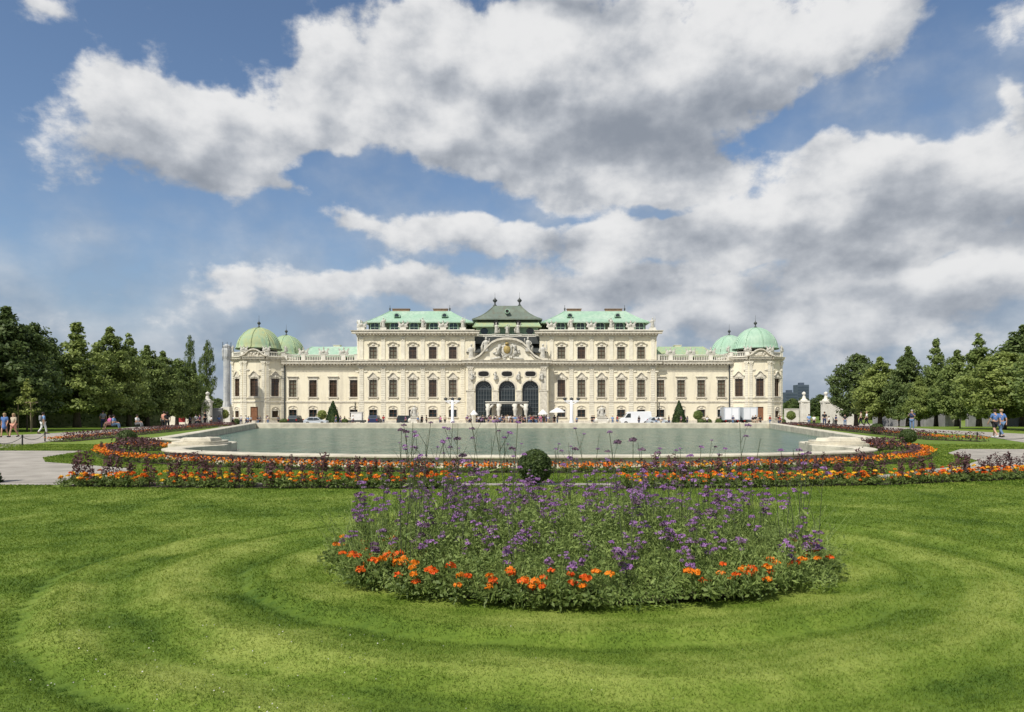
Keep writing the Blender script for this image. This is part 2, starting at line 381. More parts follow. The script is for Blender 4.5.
# gravel round the lawn tongues and the narrow path behind the long borders
GRAVEL=[[(-16,15.5),(-10.2,15.4),(-9.7,16.0),(-10.6,19.2),(-14.9,21.8),(-16.5,24),(-17.5,28),(-22,28.2),(-30,28),(-28,15.5)],
                      [(-16,15.45),(-16,15.0),(-1.25,14.85),(2.4,14.85),(9.2,16.3),(9.4,17.3),(2.4,15.28),(-1.25,15.28),(-9.8,15.45)],
                      [(9.2,16.3),(11.3,17.5),(16,19.5),(24,21),(24,29.2),(19.3,29.4),(16.9,26.5),(15.9,24.0),(15.3,22.4),(13.5,20.4),(9.4,17.3)]]
sheet('garden_path', GRAVEL, MT['gravel'], .008)

# pool outline (outer edge of the rim, anticlockwise from the front)
def smooth_path(pts, n=6, closed=False):
    out=[]; N=len(pts); rngi = range(N if closed else N-1)
    g = lambda i: Vector((*pts[i%N],0)) if closed else Vector((*pts[max(0,min(N-1,i))],0))
    for i in rngi:
        p0,p1,p2,p3 = g(i-1),g(i),g(i+1),g(i+2)
        for k in range(n):
            t=k/n
            q=.5*((2*p1)+(p2-p0)*t+(2*p0-5*p1+4*p2-p3)*t*t+(3*p1-p0-3*p2+p3)*t**3)
            out.append((q.x,q.y))
    if not closed: out.append(tuple(pts[-1]))
    return out
PCX = .25
half = smooth_path([(0,19.2),(4,19.5),(8,20.4),(10.8,21.7),(12.1,23.2),(12.3,24.9),(11.9,26.2)],5) + [(12.4,28.4),(17.6,32.6),(17.7,33.6),(25.6,67.2)]
full = [(PCX+x,y) for x,y in half] + [(PCX-.4-x if y>60 else PCX-x,y) for x,y in reversed(half) if x>0]
def offset_poly(p, d):
    n=len(p); out=[]
    for i in range(n):
        a=Vector(p[i-1]);b=Vector(p[i]);c=Vector(p[(i+1)%n])
        n1=(b-a).normalized(); n2=(c-b).normalized()
        n1=Vector((-n1.y,n1.x)); n2=Vector((-n2.y,n2.x)); m=(n1+n2)
        m = m/max(.45,m.length_squared)*2 if m.length>0 else n1
        m = m*(.5) if False else m
        L = m.length
        if L>1.6: m=m*1.6/L
        out.append(tuple(b+m*d))
    return out
inner = offset_poly(full,.64)
def rimh(y): return .36 if y<34 else .36+.18*min(1,(y-34)/33)
n=len(full); mb=MB()
prof=[(-.0,.0),(-.0,.12),(.05,.15),(.05,.78),(-.06,.84),(-.06,.96),(.0,1.0)]   # (outset, share of the height)
rings=[]
for k,(dd,hh) in enumerate(prof): rings.append([(x,y,rimh(y)*hh) for x,y in (offset_poly(full,dd) if dd else full)])
rings.append([(x,y,rimh(y)) for x,y in offset_poly(full,.58)]); rings.append([(x,y,rimh(y)*.92) for x,y in inner]); rings.append([(x,y,-.05) for x,y in inner])
for r in rings: mb.v += r
for k in range(len(rings)-1):
    for i in range(n):
        j=(i+1)%n; mb.f.append((k*n+i,k*n+j,(k+1)*n+j,(k+1)*n+i)); mb.m.append(0)
rim = mb.build('pool_rim', MT['rim'])
tag(rim,'low cream stone rim with curved corners around the wide green pool','pool rim')
for sgn in (-1,1):      # scroll blocks closing the front bow
    b=MB(); cx=PCX+sgn*12.35
    pl=smooth_path([(cx-.8,25.6),(cx,25.3),(cx+.8,25.6),(cx+.95,26.6),(cx+.75,27.6),(cx,27.9),(cx-.75,27.6),(cx-.95,26.6)],4,True)
    b.prism(pl,.0,.40); b.prism(offset_poly(pl,.12),.40,.48)
    b.tube([(cx-.7,26.6,.48),(cx-.2,25.8,.50),(cx+.55,26.0,.50),(cx+.55,26.9,.50),(cx,27.1,.52),(cx-.2,26.6,.52)],[.12,.14,.14,.12,.1,.06],8)
    b.build('scroll_block', MT['rim'], rim)
w=MB(); w.add([(x,y,.02) for x,y in offset_poly(full,.5)],[tuple(range(n))])
wo=w.build('water', MT['water']); tag(wo,kind='structure')
wm=wo.data; bm=bmesh.new(); bm.from_mesh(wm); bmesh.ops.triangulate(bm,faces=bm.faces); bm.normal_update()
for f in bm.faces:
    if f.normal.z<0: f.normal_flip()
bm.to_mesh(wm); bm.free()

# ------------------------------------------------------------------ grass blades on the near lawn
def grass_blades(N, y0, y1, wid):
    u=rng.random(N); y=y0*(y1/y0)**u
    x=(rng.random(N)*2-1)*(y*.80+4.0)
    keep=(bed_dist(x,y)>-.05)
    x=x[keep]; y=y[keep]; n=len(x)
    t=tone(x,y); z=relief(x,y)
    h=(.009+.013*rng.random(n))*(1.15-.45*t)*np.interp(y,[4,14],[1,1.25])
    a=rng.random(n)*2*np.pi; w=wid*(y/3.6)*rng.uniform(.6,1.3,n)
    lean=rng.normal(size=(n,2))*h[:,None]*.75
    dx=np.cos(a)*w*.5; dy=np.sin(a)*w*.5
    V=np.empty((n,3,3)); V[:,0]=np.stack([x-dx,y-dy,z-.002],1); V[:,1]=np.stack([x+dx,y+dy,z-.002],1)
    V[:,2]=np.stack([x+lean[:,0],y+lean[:,1],z+h],1)
    tt=np.clip(t+rng.normal(size=n)*.08,0,1)
    return V.reshape(-1,3), np.repeat(tt,3)
V,t_=grass_blades(640000,3.2,14.3,.0055)
g=link('grass', np_mesh('grass',V,3,MT['blade'],attr=t_)); tag(g,'short mown green lawn grass in the foreground','grass',kind='stuff')

def inside(px_,py_,poly):
    c=np.zeros(len(px_),bool); n_=len(poly)
    for i in range(n_):
        (x0,y0),(x1,y1)=poly[i],poly[i-1]
        if y0==y1: continue
        k=((y0>py_)!=(y1>py_))&(px_<(x1-x0)*(py_-y0)/(y1-y0)+x0); c^=k
    return c
def mid_blades(N_,soils):
    u=rng.random(N_); y=14.2*(34/14.2)**u; x=(rng.random(N_)*2-1)*(y*.80+4); keep=np.ones(N_,bool)
    for poly in GRAVEL+[full]: keep&=~inside(x,y,poly)
    for pts,w in soils:
        for q in resample(pts,.3): keep&=(np.hypot(x-q[0],y-q[1])>w)
    x=x[keep]; y=y[keep]; n=len(x); t=tone(x,y); h=(.022+.02*rng.random(n)); a=rng.random(n)*6.28; w=.0035*(y/3.6)
    V=np.empty((n,3,3)); dx=np.cos(a)*w; dy=np.sin(a)*w; ln=rng.normal(size=(n,2))*h[:,None]*.8
    V[:,0]=np.stack([x-dx,y-dy,0*h],1); V[:,1]=np.stack([x+dx,y+dy,0*h],1); V[:,2]=np.stack([x+ln[:,0],y+ln[:,1],h],1)
    return V.reshape(-1,3),np.repeat(np.clip(t+rng.normal(size=n)*.16,0,1),3)
nc=260; cy=3.3+1.7*rng.random(nc)**1.6; cx_c=rng.normal(size=nc)*1.3-1.6
tag(link('clover',np_mesh('clover',leaf_quads(np.stack([cx_c,cy,relief(cx_c,cy)+.018],1),.0085,1.5,None,.9),4,MT['statue'])),'tiny white clover heads dotted over the near lawn','clover',kind='stuff')
# ------------------------------------------------------------------ foliage builders
def crown_points(seed, prof, H0, H1, R, nclump, per, cr, power=.42, yscale=1.0):
    """Clumps of leaves spread through a crown envelope; prof(t) gives the relative radius at height share t."""
    r=np.random.default_rng(seed); C=[];O=[]
    lob=[(r.uniform(0,6.28),r.uniform(.06,.16),r.integers(2,5)) for _ in range(3)]
    for i in range(nclump):
        t=r.random()
        while r.random()>.15+.85*prof(t): t=r.random()
        a=r.random()*2*np.pi
        rr=R*prof(t)*(1+sum(A*math.sin(k*a+p+3*t) for p,A,k in lob))
        q=rr*(r.random()**power); q=max(0,q-cr*.5)
        c=np.array([q*math.cos(a),q*math.sin(a)*yscale,H0+(H1-H0)*t])
        m=int(per*r.uniform(.6,1.4)*(.6+.4*prof(t))); s=cr*r.uniform(.65,1.25)*(.48+.52*prof(t))
        d=r.normal(size=(m,3)); d/=np.linalg.norm(d,axis=1)[:,None]; d*=s*(r.random((m,1))**.5)
        d[:,2]*=.62
        C.append(c+d); o=np.array([c[0],c[1],.35*R]); o=o/(np.linalg.norm(o)+1e-6)
        O.append(np.repeat((o*.8)[None],m,0)+d/s*.6)
    return np.concatenate(C),np.concatenate(O)
def trunk_mesh(seed, H, r0, spread, nl=7, start=.22):
    r=random.Random(seed); mb=MB()
    pts=[(0,0,-.15),(0,0,H*.1),(r.uniform(-.08,.08),r.uniform(-.08,.08),H*.35),(r.uniform(-.15,.15),r.uniform(-.15,.15),H*.65),(0,0,H*.93)]
    mb.tube(pts,[r0*1.35,r0,r0*.8,r0*.45,r0*.1],9)
    for i in range(nl):
        t=start+(.85-start)*i/nl; a=r.uniform(0,6.28)+i*2.4; L=spread*(1-.6*t)*r.uniform(.7,1)
        z=H*t
        mb.tube([(0,0,z),(math.cos(a)*L*.5,math.sin(a)*L*.5,z+L*.3),(math.cos(a)*L,math.sin(a)*L,z+L*.75)],[r0*.38*(1-t*.5),r0*.22,r0*.05],6)
    return mb.mesh('trunk',MT['bark'],True)
def prof_lime(t):   # clipped lime: full low down, tapering to a blunt point
    return (.72+.28*math.sin(min(1,t/.28)*math.pi/2))*(1-max(0,(t-.22)/.78)**1.5)**.8 if t<1 else 0
def prof_round(t): return max(.05,math.sin(math.pi*(.12+.86*t))**.6)
def prof_spire(t): return (.75+.25*min(1,t/.2))*max(.03,(1-t))**.78
CROWN={}
def crown(kind, seed, matn):
    key=(kind,seed,matn)
    if key in CROWN: return CROWN[key]
    if kind=='lime':  C,O=crown_points(seed,prof_lime,1.5,9.7,3.7,205,95,.9)
    if kind=='round': C,O=crown_points(seed,prof_round,1.6,9.7,3.7,205,95,.9)
    if kind=='spire': C,O=crown_points(seed,prof_spire,1.6,9.8,3.7,185,90,.84)
    if kind=='poplar':C,O=crown_points(seed,lambda t:max(.1,math.sin(math.pi*(.1+.86*t))**.5),1.0,9.8,3.7,170,60,.9)
    V=leaf_quads(C,.30,.35,O,.62,np.random.default_rng(seed+1))
    CROWN[key]=np_mesh('crown',V,4,MT[matn]); return CROWN[key]
TR={s:trunk_mesh(s,9.0,.27,2.0) for s in (1,2,3)}
def tree(px, D, top, hw, kind, seed, matn, label, group=None, name='lime_tree', cat='tree', rz=None):
    X=sx(px,D); zb=ground_z(D); H=sz(top,D)-zb; R=hw*D/FOC
    o=empty(name,(X,D,zb),random.uniform(0,6.28) if rz is None else rz)
    o.scale=(R/2.8,R/2.8,H/10.0)
    link('trunk',TR[1+seed%3],o); link('crown',crown(kind,seed,matn),o)
    return tag(o,label,cat,group)
GL='clipped trees along the left avenue'; GR='clipped trees along the right avenue'
tree(-95,51,286,52,'lime',1,'leaf_mid','lime tree cut off by the left edge of the view',GL)
tree(6,58,303,40,'lime',2,'leaf_dark','tall dark lime tree at the far left, above the two walking women',GL)
tree(33,68,322,27,'round',3,'leaf_dark','dark round tree half hidden behind the staked young tree',GL)
tree(53,82,340,22,'lime',1,'leaf_dark','dark tree standing back in the gap before the bright lime',GL)
tree(77,70,319,33,'spire',4,'leaf_lime','bright green pointed lime, the broadest crown of the left avenue',GL)
tree(110,76,326,27,'lime',5,'leaf_lime','lime tree with a forked top right of the broadest left crown',GL)
tree(129,85,331,23,'spire',6,'leaf_mid','narrow pointed lime behind the forked one, fifth crown from the poplars',GL)
tree(147,92,343,23,'lime',2,'leaf_mid','lime tree in mid avenue above the sitting person in white',GL)
tree(163,100,350,20,'lime',5,'leaf_mid','lime tree above the standing pair in dark clothes',GL)
tree(177,108,358,18,'round',3,'leaf_mid','low round lime next to last on the left avenue',GL)
tree(190,118,368,14,'lime',1,'leaf_mid','last and lowest lime of the left avenue, in front of the poplars',GL)
tree(190,160,336,5.8,'poplar',7,'leaf_dark','left one of two slender dark poplars left of the palace','poplars left of the palace','poplar_tree')
tree(207,152,340,7.2,'poplar',8,'leaf_dark','right one of two dark poplars, nearest the wrapped scaffold','poplars left of the palace','poplar_tree')
tree(218,170,398,10,'round',3,'leaf_dark','low bushy tree between the poplars and the wrapped scaffold','trees behind the gates','bushy_tree')
tree(856,108,353,20,'round',3,'leaf_dark','dark round tree nearest the palace on the right avenue',GR)
tree(880,98,356,22,'lime',5,'leaf_lime','light green tree second from the palace on the right avenue',GR)
tree(908,93,344,19,'lime',2,'leaf_dark','dark pointed tree right of the second light green one',GR)
tree(919,84,374,12,'lime',1,'leaf_lime','small yellow green tree in front of the dark pointed one',GR)
tree(936,86,336,19,'spire',4,'leaf_mid','slender spire shaped tree, sharpest top on the right avenue',GR)
tree(957,80,349,21,'lime',5,'leaf_mid','mid green tree just right of the spire shaped tree',GR)
tree(979,77,331,24,'spire',6,'leaf_mid','tall pointed tree above the young stakes on the right',GR)
tree(1003,62,351,29,'round',3,'leaf_lime','wide light green tree over the couple in blue shirts',GR)
tree(1024,75,322,36,'lime',2,'leaf_dark','tallest dark tree at the right edge behind the couple',GR)
tree(1066,56,318,44,'lime',1,'leaf_mid','tree mostly outside the right edge of the view',GR)
for i,(px,D,top,hw,l) in enumerate([(803,190,397,9,'dark tree behind the first gate pillar on the right'),(820,200,394,9,'far tree between the two right gate pillars'),
        (838,215,398,12,'far tree behind the right gate wall'),(793,260,398,8,'far tree beside the palace below the office tower')]):
    tree(px,D,top,hw,'round',3,'leaf_dark',l,'trees behind the gates','bushy_tree')

# young staked tree on the left and staked saplings on the right
def sapling(px,D,top,hw,label,group,stakes=True,matn='leaf_young',seed=21):
    X=sx(px,D); zb=ground_z(D); H=sz(top,D)-zb; R=hw*D/FOC
    o=empty('young_tree',(X,D,zb))
    mb=MB(); mb.tube([(0,0,-.1),(.03,0,H*.4),(0,.02,H*.95)],[.07,.055,.015],7)
    for k in range(9):
        a=k*2.4; z=H*(.35+.06*k); L=R*(1-k*.08)
        mb.tube([(0,0,z),(math.cos(a)*L*.9,math.sin(a)*L*.9,z+L*.15)],[.025,.008],5)
    mb.build('trunk',MT['bark'],o,True)
    C,O=crown_points(seed,lambda t:(1-t)**.7*(.75+.35*math.sin(t*21)),H*.33,H*.98,R,60,22,.36)
    link('crown',np_mesh('crown',leaf_quads(C,.22,.5,O),4,MT[matn]),o)
    if stakes:
        s=1.1
        for dx,dy in ((-.5,-.3),(.5,-.3),(0,.55)):
            m=MB(); m.tube([(dx,dy,-.1),(dx,dy,2.45)],.035,7); m.build('stake',MT['wood'],o)
        m=MB(); m.box(-.52,.52,-.33,-.27,2.32,2.42); m.box(-.54,-.46,-.3,.5,2.32,2.42); m.box(.46,.54,-.3,.5,2.32,2.42); m.build('stake_bar',MT['wood'],o)
    return tag(o,label,'young tree',group)
sapling(27,55,378,15,'pale green young tree held by three wooden stakes on the left','young trees on the avenues')
sapling(694+205,78,403,7,'thin sapling left of the man on the right avenue','young trees on the avenues',False,'leaf_mid',22)
sapling(960,66,398,9,'thin sapling in the shade left of the couple','young trees on the avenues',False,'leaf_mid',23)

# hedges closing the avenues
def hedge(name, pts, h, w, label, matn, per=55, size=.34):
    C=[]
    for (x0,y0),(x1,y1) in zip(pts,pts[1:]):
        L=math.hypot(x1-x0,y1-y0); n=int(L*per); t=rng.random(n)
        nx_,ny_=-(y1-y0)/L,(x1-x0)/L; q=rng.uniform(-.5,.5,n)*w; zz=rng.random(n)**.8*h
        face=rng.random(n); q=np.where(face<.4,-w*.5,np.where(face<.8,w*.5,q)); zz=np.where(face>=.8,h,zz)
        q=q+rng.normal(size=n)*.12; zz=zz+rng.normal(size=n)*.1
        yy=y0+(y1-y0)*t+ny_*q
        C.append(np.stack([x0+(x1-x0)*t+nx_*q,yy,np.interp(yy,[75,110],[0,-.8])+np.maximum(.05,zz)],1))
    V=leaf_quads(np.concatenate(C),size,.3)
    root=link(name,np_mesh(name,V,4,MT[matn])); mb=MB()
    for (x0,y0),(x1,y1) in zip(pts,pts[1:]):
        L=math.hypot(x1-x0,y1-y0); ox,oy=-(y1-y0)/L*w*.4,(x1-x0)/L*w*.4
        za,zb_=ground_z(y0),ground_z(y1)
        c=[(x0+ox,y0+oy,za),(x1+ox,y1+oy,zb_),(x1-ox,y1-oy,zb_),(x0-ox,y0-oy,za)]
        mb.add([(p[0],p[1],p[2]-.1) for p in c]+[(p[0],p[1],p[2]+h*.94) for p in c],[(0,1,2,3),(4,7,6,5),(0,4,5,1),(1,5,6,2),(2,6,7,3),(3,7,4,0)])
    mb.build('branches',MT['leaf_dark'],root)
    return tag(root,label,'hedge')
hedge('hedge',[(-52,44),(-50,75),(-50.5,97)],3.6,1.5,'tall dark clipped hedge behind the left avenue trees','leaf_dark',70)
hedge('hedge',[(56,48),(56,66)],3.4,1.5,'tall dark hedge behind the trees at the right edge','leaf_dark',70)
# far woods seen as one mass
C=[]
for a0,a1,dist,h in ((-75,-24,230,15),(27,75,240,13),(-30,28,420,8)):
    n=7000; a=np.radians(rng.uniform(a0,a1,n)); d=dist+rng.normal(size=n)*6
    hh=h*(.65+.5*fbm(a*30,a*0+3,4)); C.append(np.stack([np.sin(a)*d,np.cos(a)*d,-1+hh*rng.random(n)**.75],1))
tag(link('far_wood',np_mesh('far_wood',leaf_quads(np.concatenate(C),2.4,.3),4,MT['leaf_dark'])),'dark far woodland closing the view behind the avenues','wood',kind='stuff')

# clipped shrubs
def shrub(name,loc,prof,H,R,nleaf,size,matn,label,cat,group=None,trunk=0.0):
    """Dense clipped shrub: leaves over a dark core; prof(t) relative radius."""
    o=empty(name,loc); n=nleaf
    t=rng.random(n); a=rng.random(n)*2*np.pi
    pr=np.array([prof(x) for x in t]); keep=rng.random(n)<np.clip(pr+.12,0,1); t,a,pr=t[keep],a[keep],pr[keep]; n=len(t)
    rr=R*pr*(1+rng.normal(size=n)*.06+.07*np.sin(a*3+t*5)*np.sin(t*9+a))*(.86+.14*rng.random(n))
    P_=np.stack([rr*np.cos(a),rr*np.sin(a),trunk+H*t],1)
    O=np.stack([np.cos(a),np.sin(a),(t-.5)*1.2],1)*1.2
    link('foliage',np_mesh('foliage',leaf_quads(P_,size,.2,O),4,MT[matn]),o)
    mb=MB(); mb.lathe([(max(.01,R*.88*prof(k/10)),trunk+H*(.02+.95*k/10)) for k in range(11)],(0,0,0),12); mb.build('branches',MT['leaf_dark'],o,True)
    if trunk>.05: m=MB(); m.tube([(0,0,-.05),(0,0,trunk+.1)],[.05,.04],7); m.build('trunk',MT['bark'],o)
    return tag(o,label,cat,group)
ball=lambda t:max(.02,math.sqrt(max(0,1-(2*t-1)**2)))
shrub('box_ball',(sx(535,14.9),14.9,.0),ball,.72,.36,5200,.06,'leaf_box','dark clipped box ball in the gap between the two long borders','box ball','clipped box balls',.06)
shrub('box_ball',(sx(127,31),31,.0),ball,.75,.42,2600,.07,'leaf_box','box ball at the left end of the curved border','box ball','clipped box balls',.04)
shrub('box_ball',(sx(908,34),34,.0),ball,.72,.40,2600,.07,'leaf_box','box ball at the right end of the curved border','box ball','clipped box balls',.04)
shrub('box_ball',(sx(877,50),50,.0),ball,.72,.46,1800,.09,'leaf_box','small far box ball beside the right pool rim','box ball','clipped box balls',.04)
shrub('conifer_shrub',(-12.0,15.3,0),lambda t:(1-t)**.8*.9+.06,1.05,.5,4200,.07,'leaf_cone','small dark conifer at the left edge beside the gravel','conifer')
cone=lambda t:max(.03,(1-t**1.55)*.95+.05)
for px,l in ((333,'tall dark yew cone before the left palace wing'),(679,'tall dark yew cone before the right palace wing')):
    D=128; shrub('yew_cone',(sx(px,D),D,ground_z(D)),cone,sz(400.5,D)+.8,7.4*D/FOC,3800,.22,'leaf_cone',l,'yew cone','yew cones before the palace')
for px,top,hw,D,l in ((224,409.5,4.6,122,'round headed standard tree left of the palace by the wrapped scaffold'),(322,410,4.6,130,'round headed standard tree beside the left yew cone'),
                  (698,410.5,4.6,130,'round headed standard tree between the right yew cone and the trucks'),(791,411,4.4,122,'round headed standard tree at the right palace corner')):
    H=sz(top,D)+.8; hb=2*hw*D/FOC; shrub('standard_tree',(sx(px,D),D,ground_z(D)),ball,hb,hb/2,1300,.2,'leaf_young' if px<400 else 'leaf_lime',l,'standard tree','round headed standard trees',H-hb)
for i,(px,w_,l) in enumerate([(701,4,'below the standard tree'),(708,4,'second along the wall'),(719,4,'by the truck cab'),(345,4,'right of the left yew cone'),(284,5,'at the corner of the left pavilion'),(236,4,'left of the russet door'),(782,4,'by the right palace corner')]):
    D=127; shrub('low_bush',(sx(px,D),D,ground_z(D)),ball,1.15,w_*D/FOC,420,.2,'leaf_box','low dark bush at the palace foot '+l,'bush','low bushes at the palace foot')

# ------------------------------------------------------------------ THE PALACE
PXC=-1.0; ZB=-.8; K=.2026
def hz(py): return (424-py)*K+ZB            # level on the facade
palace=empty('palace',(PXC,138,ZB)); tag(palace,'long cream baroque palace with green copper roofs and domed corner pavilions','palace')
INV=Matrix.Translation((-PXC,-138,-ZB))
def part(mb,name,mats,parent=None,smooth=False):
    mb.v=[(x-PXC,y-138,z-ZB) for x,y,z in mb.v] if parent is None or parent is palace or True else mb.v
    o=mb.build(name,mats,parent or palace,smooth); return o
def plane(y0):                              # facade facing the garden
    return lambda u,z,d:(PXC+u,y0+d,z)
def plane2(a,b):                            # facade between two plan points, u measured from a
    a=Vector(a);b=Vector(b);t=(b-a).normalized();nn=Vector((-t.y,t.x))
    return (lambda u,z,d:(PXC+a.x+t.x*u+nn.x*d, a.y+t.y*u+nn.y*d, z)), (b-a).length
def wall(mb,P,u0,u1,z0,z1,ops,dep=.28):
    ops=sorted(ops); cur=u0
    Q=lambda a,b,c,d:mb.quad(P(a,c,0),P(b,c,0),P(b,d,0),P(a,d,0))
    for o in ops:
        ua,ub,za,zt=o[:4]; arch=o[4] if len(o)>4 else False
        if ua>cur: Q(cur,ua,z0,z1)
        if za>z0: Q(ua,ub,z0,za)
        if not arch:
            Q(ua,ub,zt,z1); top=[(ua,zt),(ub,zt)]; outline=[(ua,za),(ua,zt),(ub,zt),(ub,za)]
        else:
            r=(ub-ua)/2; uc=(ua+ub)/2; zs=zt-r
            arc=[(uc-r*math.cos(math.pi*k/12),zs+r*math.sin(math.pi*k/12)) for k in range(13)]
            for (p,q) in zip(arc,arc[1:]): mb.quad(P(p[0],p[1],0),P(q[0],q[1],0),P(q[0],z1,0),P(p[0],z1,0))
            outline=[(ua,za)]+arc+[(ub,za)]
        for (p,q) in zip(outline,outline[1:]): mb.quad(P(p[0],p[1],0),P(p[0],p[1],dep),P(q[0],q[1],dep),P(q[0],q[1],0))
        mb.quad(P(ub,za,0),P(ub,za,dep),P(ua,za,dep),P(ua,za,0))
        cur=ub
    if cur<u1: Q(cur,u1,z0,z1)
def arcpts(uc,zc,rx,rz,a0,a1,n):
    return [(uc+rx*math.cos(a0+(a1-a0)*k/n),zc+rz*math.sin(a0+(a1-a0)*k/n)) for k in range(n+1)]
def band(mb,P,pts,th,d0,d1):                # moulding following a curve in the facade plane
    for (p,q) in zip(pts,pts[1:]): mb.pprism(P,[(p[0],p[1]),(q[0],q[1]),(q[0],q[1]+th),(p[0],p[1]+th)],d0,d1)
wrand=random.Random(5)
def window(P,uc,w,z0,z1,style,pane='pane',cols=2,rows=4,dep=.28):
    ua,ub=uc-w/2,uc+w/2; f=MB(); t=.08; d0,d1=dep-.13,dep-.02
    for a,b,c,d in ((ua,ua+t,z0,z1),(ub-t,ub,z0,z1),(ua+t,ub-t,z0,z0+t),(ua+t,ub-t,z1-t,z1)): f.pbox(P,a,b,c,d,d0,d1)
    for i in range(1,cols): x=ua+w*i/cols; f.pbox(P,x-.045,x+.045,z0+t,z1-t,d0+.015,d1-.01)
    for j in range(1,rows): z=z0+(z1-z0)*j/rows; k=.06 if j==rows-1 and rows>2 else .03; f.pbox(P,ua+t,ub-t,z-k,z+k,d0+.03,d1-.012)
    fo=part(f,'window',MT['brown'])
    g=MB(); g.quad(P(ua,z0,dep),P(ub,z0,dep),P(ub,z1,dep),P(ua,z1,dep)); part(g,'pane',MT[pane],fo)
    s=MB(); b_=.17
    s.pbox(P,ua-b_,ua,z0,z1+b_,-.07,.02); s.pbox(P,ub,ub+b_,z0,z1+b_,-.07,.02); s.pbox(P,ua,ub,z1,z1+b_,-.07,.02)
    s.pbox(P,ua-.3,ub+.3,z0-.2,z0,-.2,.02); 
    if style!='ground': s.pbox(P,ua-.2,ua-.02,z0-.45,z0-.2,-.14,.02); s.pbox(P,ub+.02,ub+.2,z0-.45,z0-.2,-.14,.02)
    if style=='lintel':
        s.pbox(P,ua-.2,ub+.2,z1+b_,z1+.55,-.06,.02); s.pbox(P,ua-.38,ub+.38,z1+.62,z1+.74,-.3,.02); s.pbox(P,ua-.3,ub+.3,z1+.55,z1+.62,-.2,.02)
        for k in (-1,1): s.blob(P(uc+k*(w/2+.08),z1+.38,-.08),(.13,.1,.2),6,4)
    if style in('gable','gable2'):
        h=1.0 if style=='gable' else .75
        pts=[(ua-.42,z1+.52),(ua-.02,z1+.62),(uc-.3,z1+.5+h*.72),(uc,z1+.45+h),(uc+.3,z1+.5+h*.72),(ub+.02,z1+.62),(ub+.42,z1+.52)]
        band(s,P,pts,.16,-.3,.02); s.pprism(P,[(ua-.15,z1+b_),(ub+.15,z1+b_),(ub+.02,z1+.6),(uc+.3,z1+.45+h*.72),(uc,z1+.42+h),(uc-.3,z1+.45+h*.72),(ua-.02,z1+.6)],-.1,.02)
        s.blob(P(uc,z1+.42,-.12),(.3,.14,.3),8,5); s.blob(P(uc-.42,z1+.32,-.1),(.2,.1,.12),6,4); s.blob(P(uc+.42,z1+.32,-.1),(.2,.1,.12),6,4)
        for k in (-1,1): s.blob(P(uc+k*(w/2+.2),z1+.3,-.1),(.12,.1,.28),6,4)
    if style=='eyebrow':
        pts=[(ua-.45,z1+.5)]+arcpts(uc,z1+.48,w/2+.12,.42,math.pi,0,8)+[(ub+.45,z1+.5)]
        band(s,P,pts,.15,-.28,.02); s.blob(P(uc,z1+.42,-.1),(.34,.12,.22),8,4)
        for k in (-1,1): s.blob(P(uc+k*(w/2+.22),z1+.25,-.08),(.1,.08,.22),6,4)
    if style=='ground':
        band(s,P,arcpts(uc,z1+.25,w/2+.12,.5,math.pi,0,10),.12,-.16,.02); s.blob(P(uc,z1+.42,-.08),(.3,.1,.18),8,4)
    part(s,'surround',MT['trim'],fo)
def pilaster(mb,P,uc,w,z0,z1,rust=True):
    n=max(3,int((z1-z0-.9)/.42)) if rust else 1
    hh=(z1-.7-z0)/n
    for i in range(n): mb.pbox(P,uc-w/2,uc+w/2,z0+hh*i+(.02 if rust else 0),z0+hh*(i+1)-(.03 if rust else 0),-.12,.0)
    mb.pbox(P,uc-w/2-.06,uc+w/2+.06,z1-.72,z1-.6,-.18,0); mb.pbox(P,uc-w/2+.03,uc+w/2-.03,z1-.6,z1-.2,-.15,0)
    mb.pbox(P,uc-w/2-.16,uc+w/2+.16,z1-.2,z1,-.26,0)
    for k in (-1,1): mb.blob(P(uc+k*w*.42,z1-.34,-.18),(.16,.12,.18),6,4)
    mb.blob(P(uc,z1-.42,-.17),(.16,.1,.22),6,4)
def cornice(mb,P,u0,u1,z0,z1,out=.75,e0=True,e1=True):
    h=z1-z0; a=lambda k:(u0-(k if e0 else 0),u1+(k if e1 else 0))
    for za,zb_,o_ in ((0,.22,.10),(.22,.34,.20),(.34,.55,.28),(.55,.84,out),(.84,.93,out+.1),(.93,1.0,out+.18)):
        x=a(o_); mb.pbox(P,x[0],x[1],z0+h*za,z0+h*zb_,-o_,.05)
    n=int((u1-u0)/.62)
    for i in range(n):
        u=u0+(u1-u0)*(i+.5)/n; mb.pbox(P,u-.14,u+.14,z0+h*.36,z0+h*.55,-out+.12,-.28)
def balustrade(mb,P,u0,u1,z0,z1,piers,dep=.35):
    mb.pbox(P,u0,u1,z0,z0+.18,0,dep); mb.pbox(P,u0,u1,z1-.16,z1,-.03,dep+.03)
    for u in piers: mb.pbox(P,u-.4,u+.4,z0+.18,z1-.16,-.05,dep+.05); mb.pbox(P,u-.46,u+.46,z1,z1+.07,-.1,dep+.1)
    u=u0+.2
    while u<u1-.1:
        if all(abs(u-p)>.5 for p in piers):
            mb.pbox(P,u-.07,u+.07,z0+.18,z1-.16,dep*.3,dep*.7)
        u+=.34
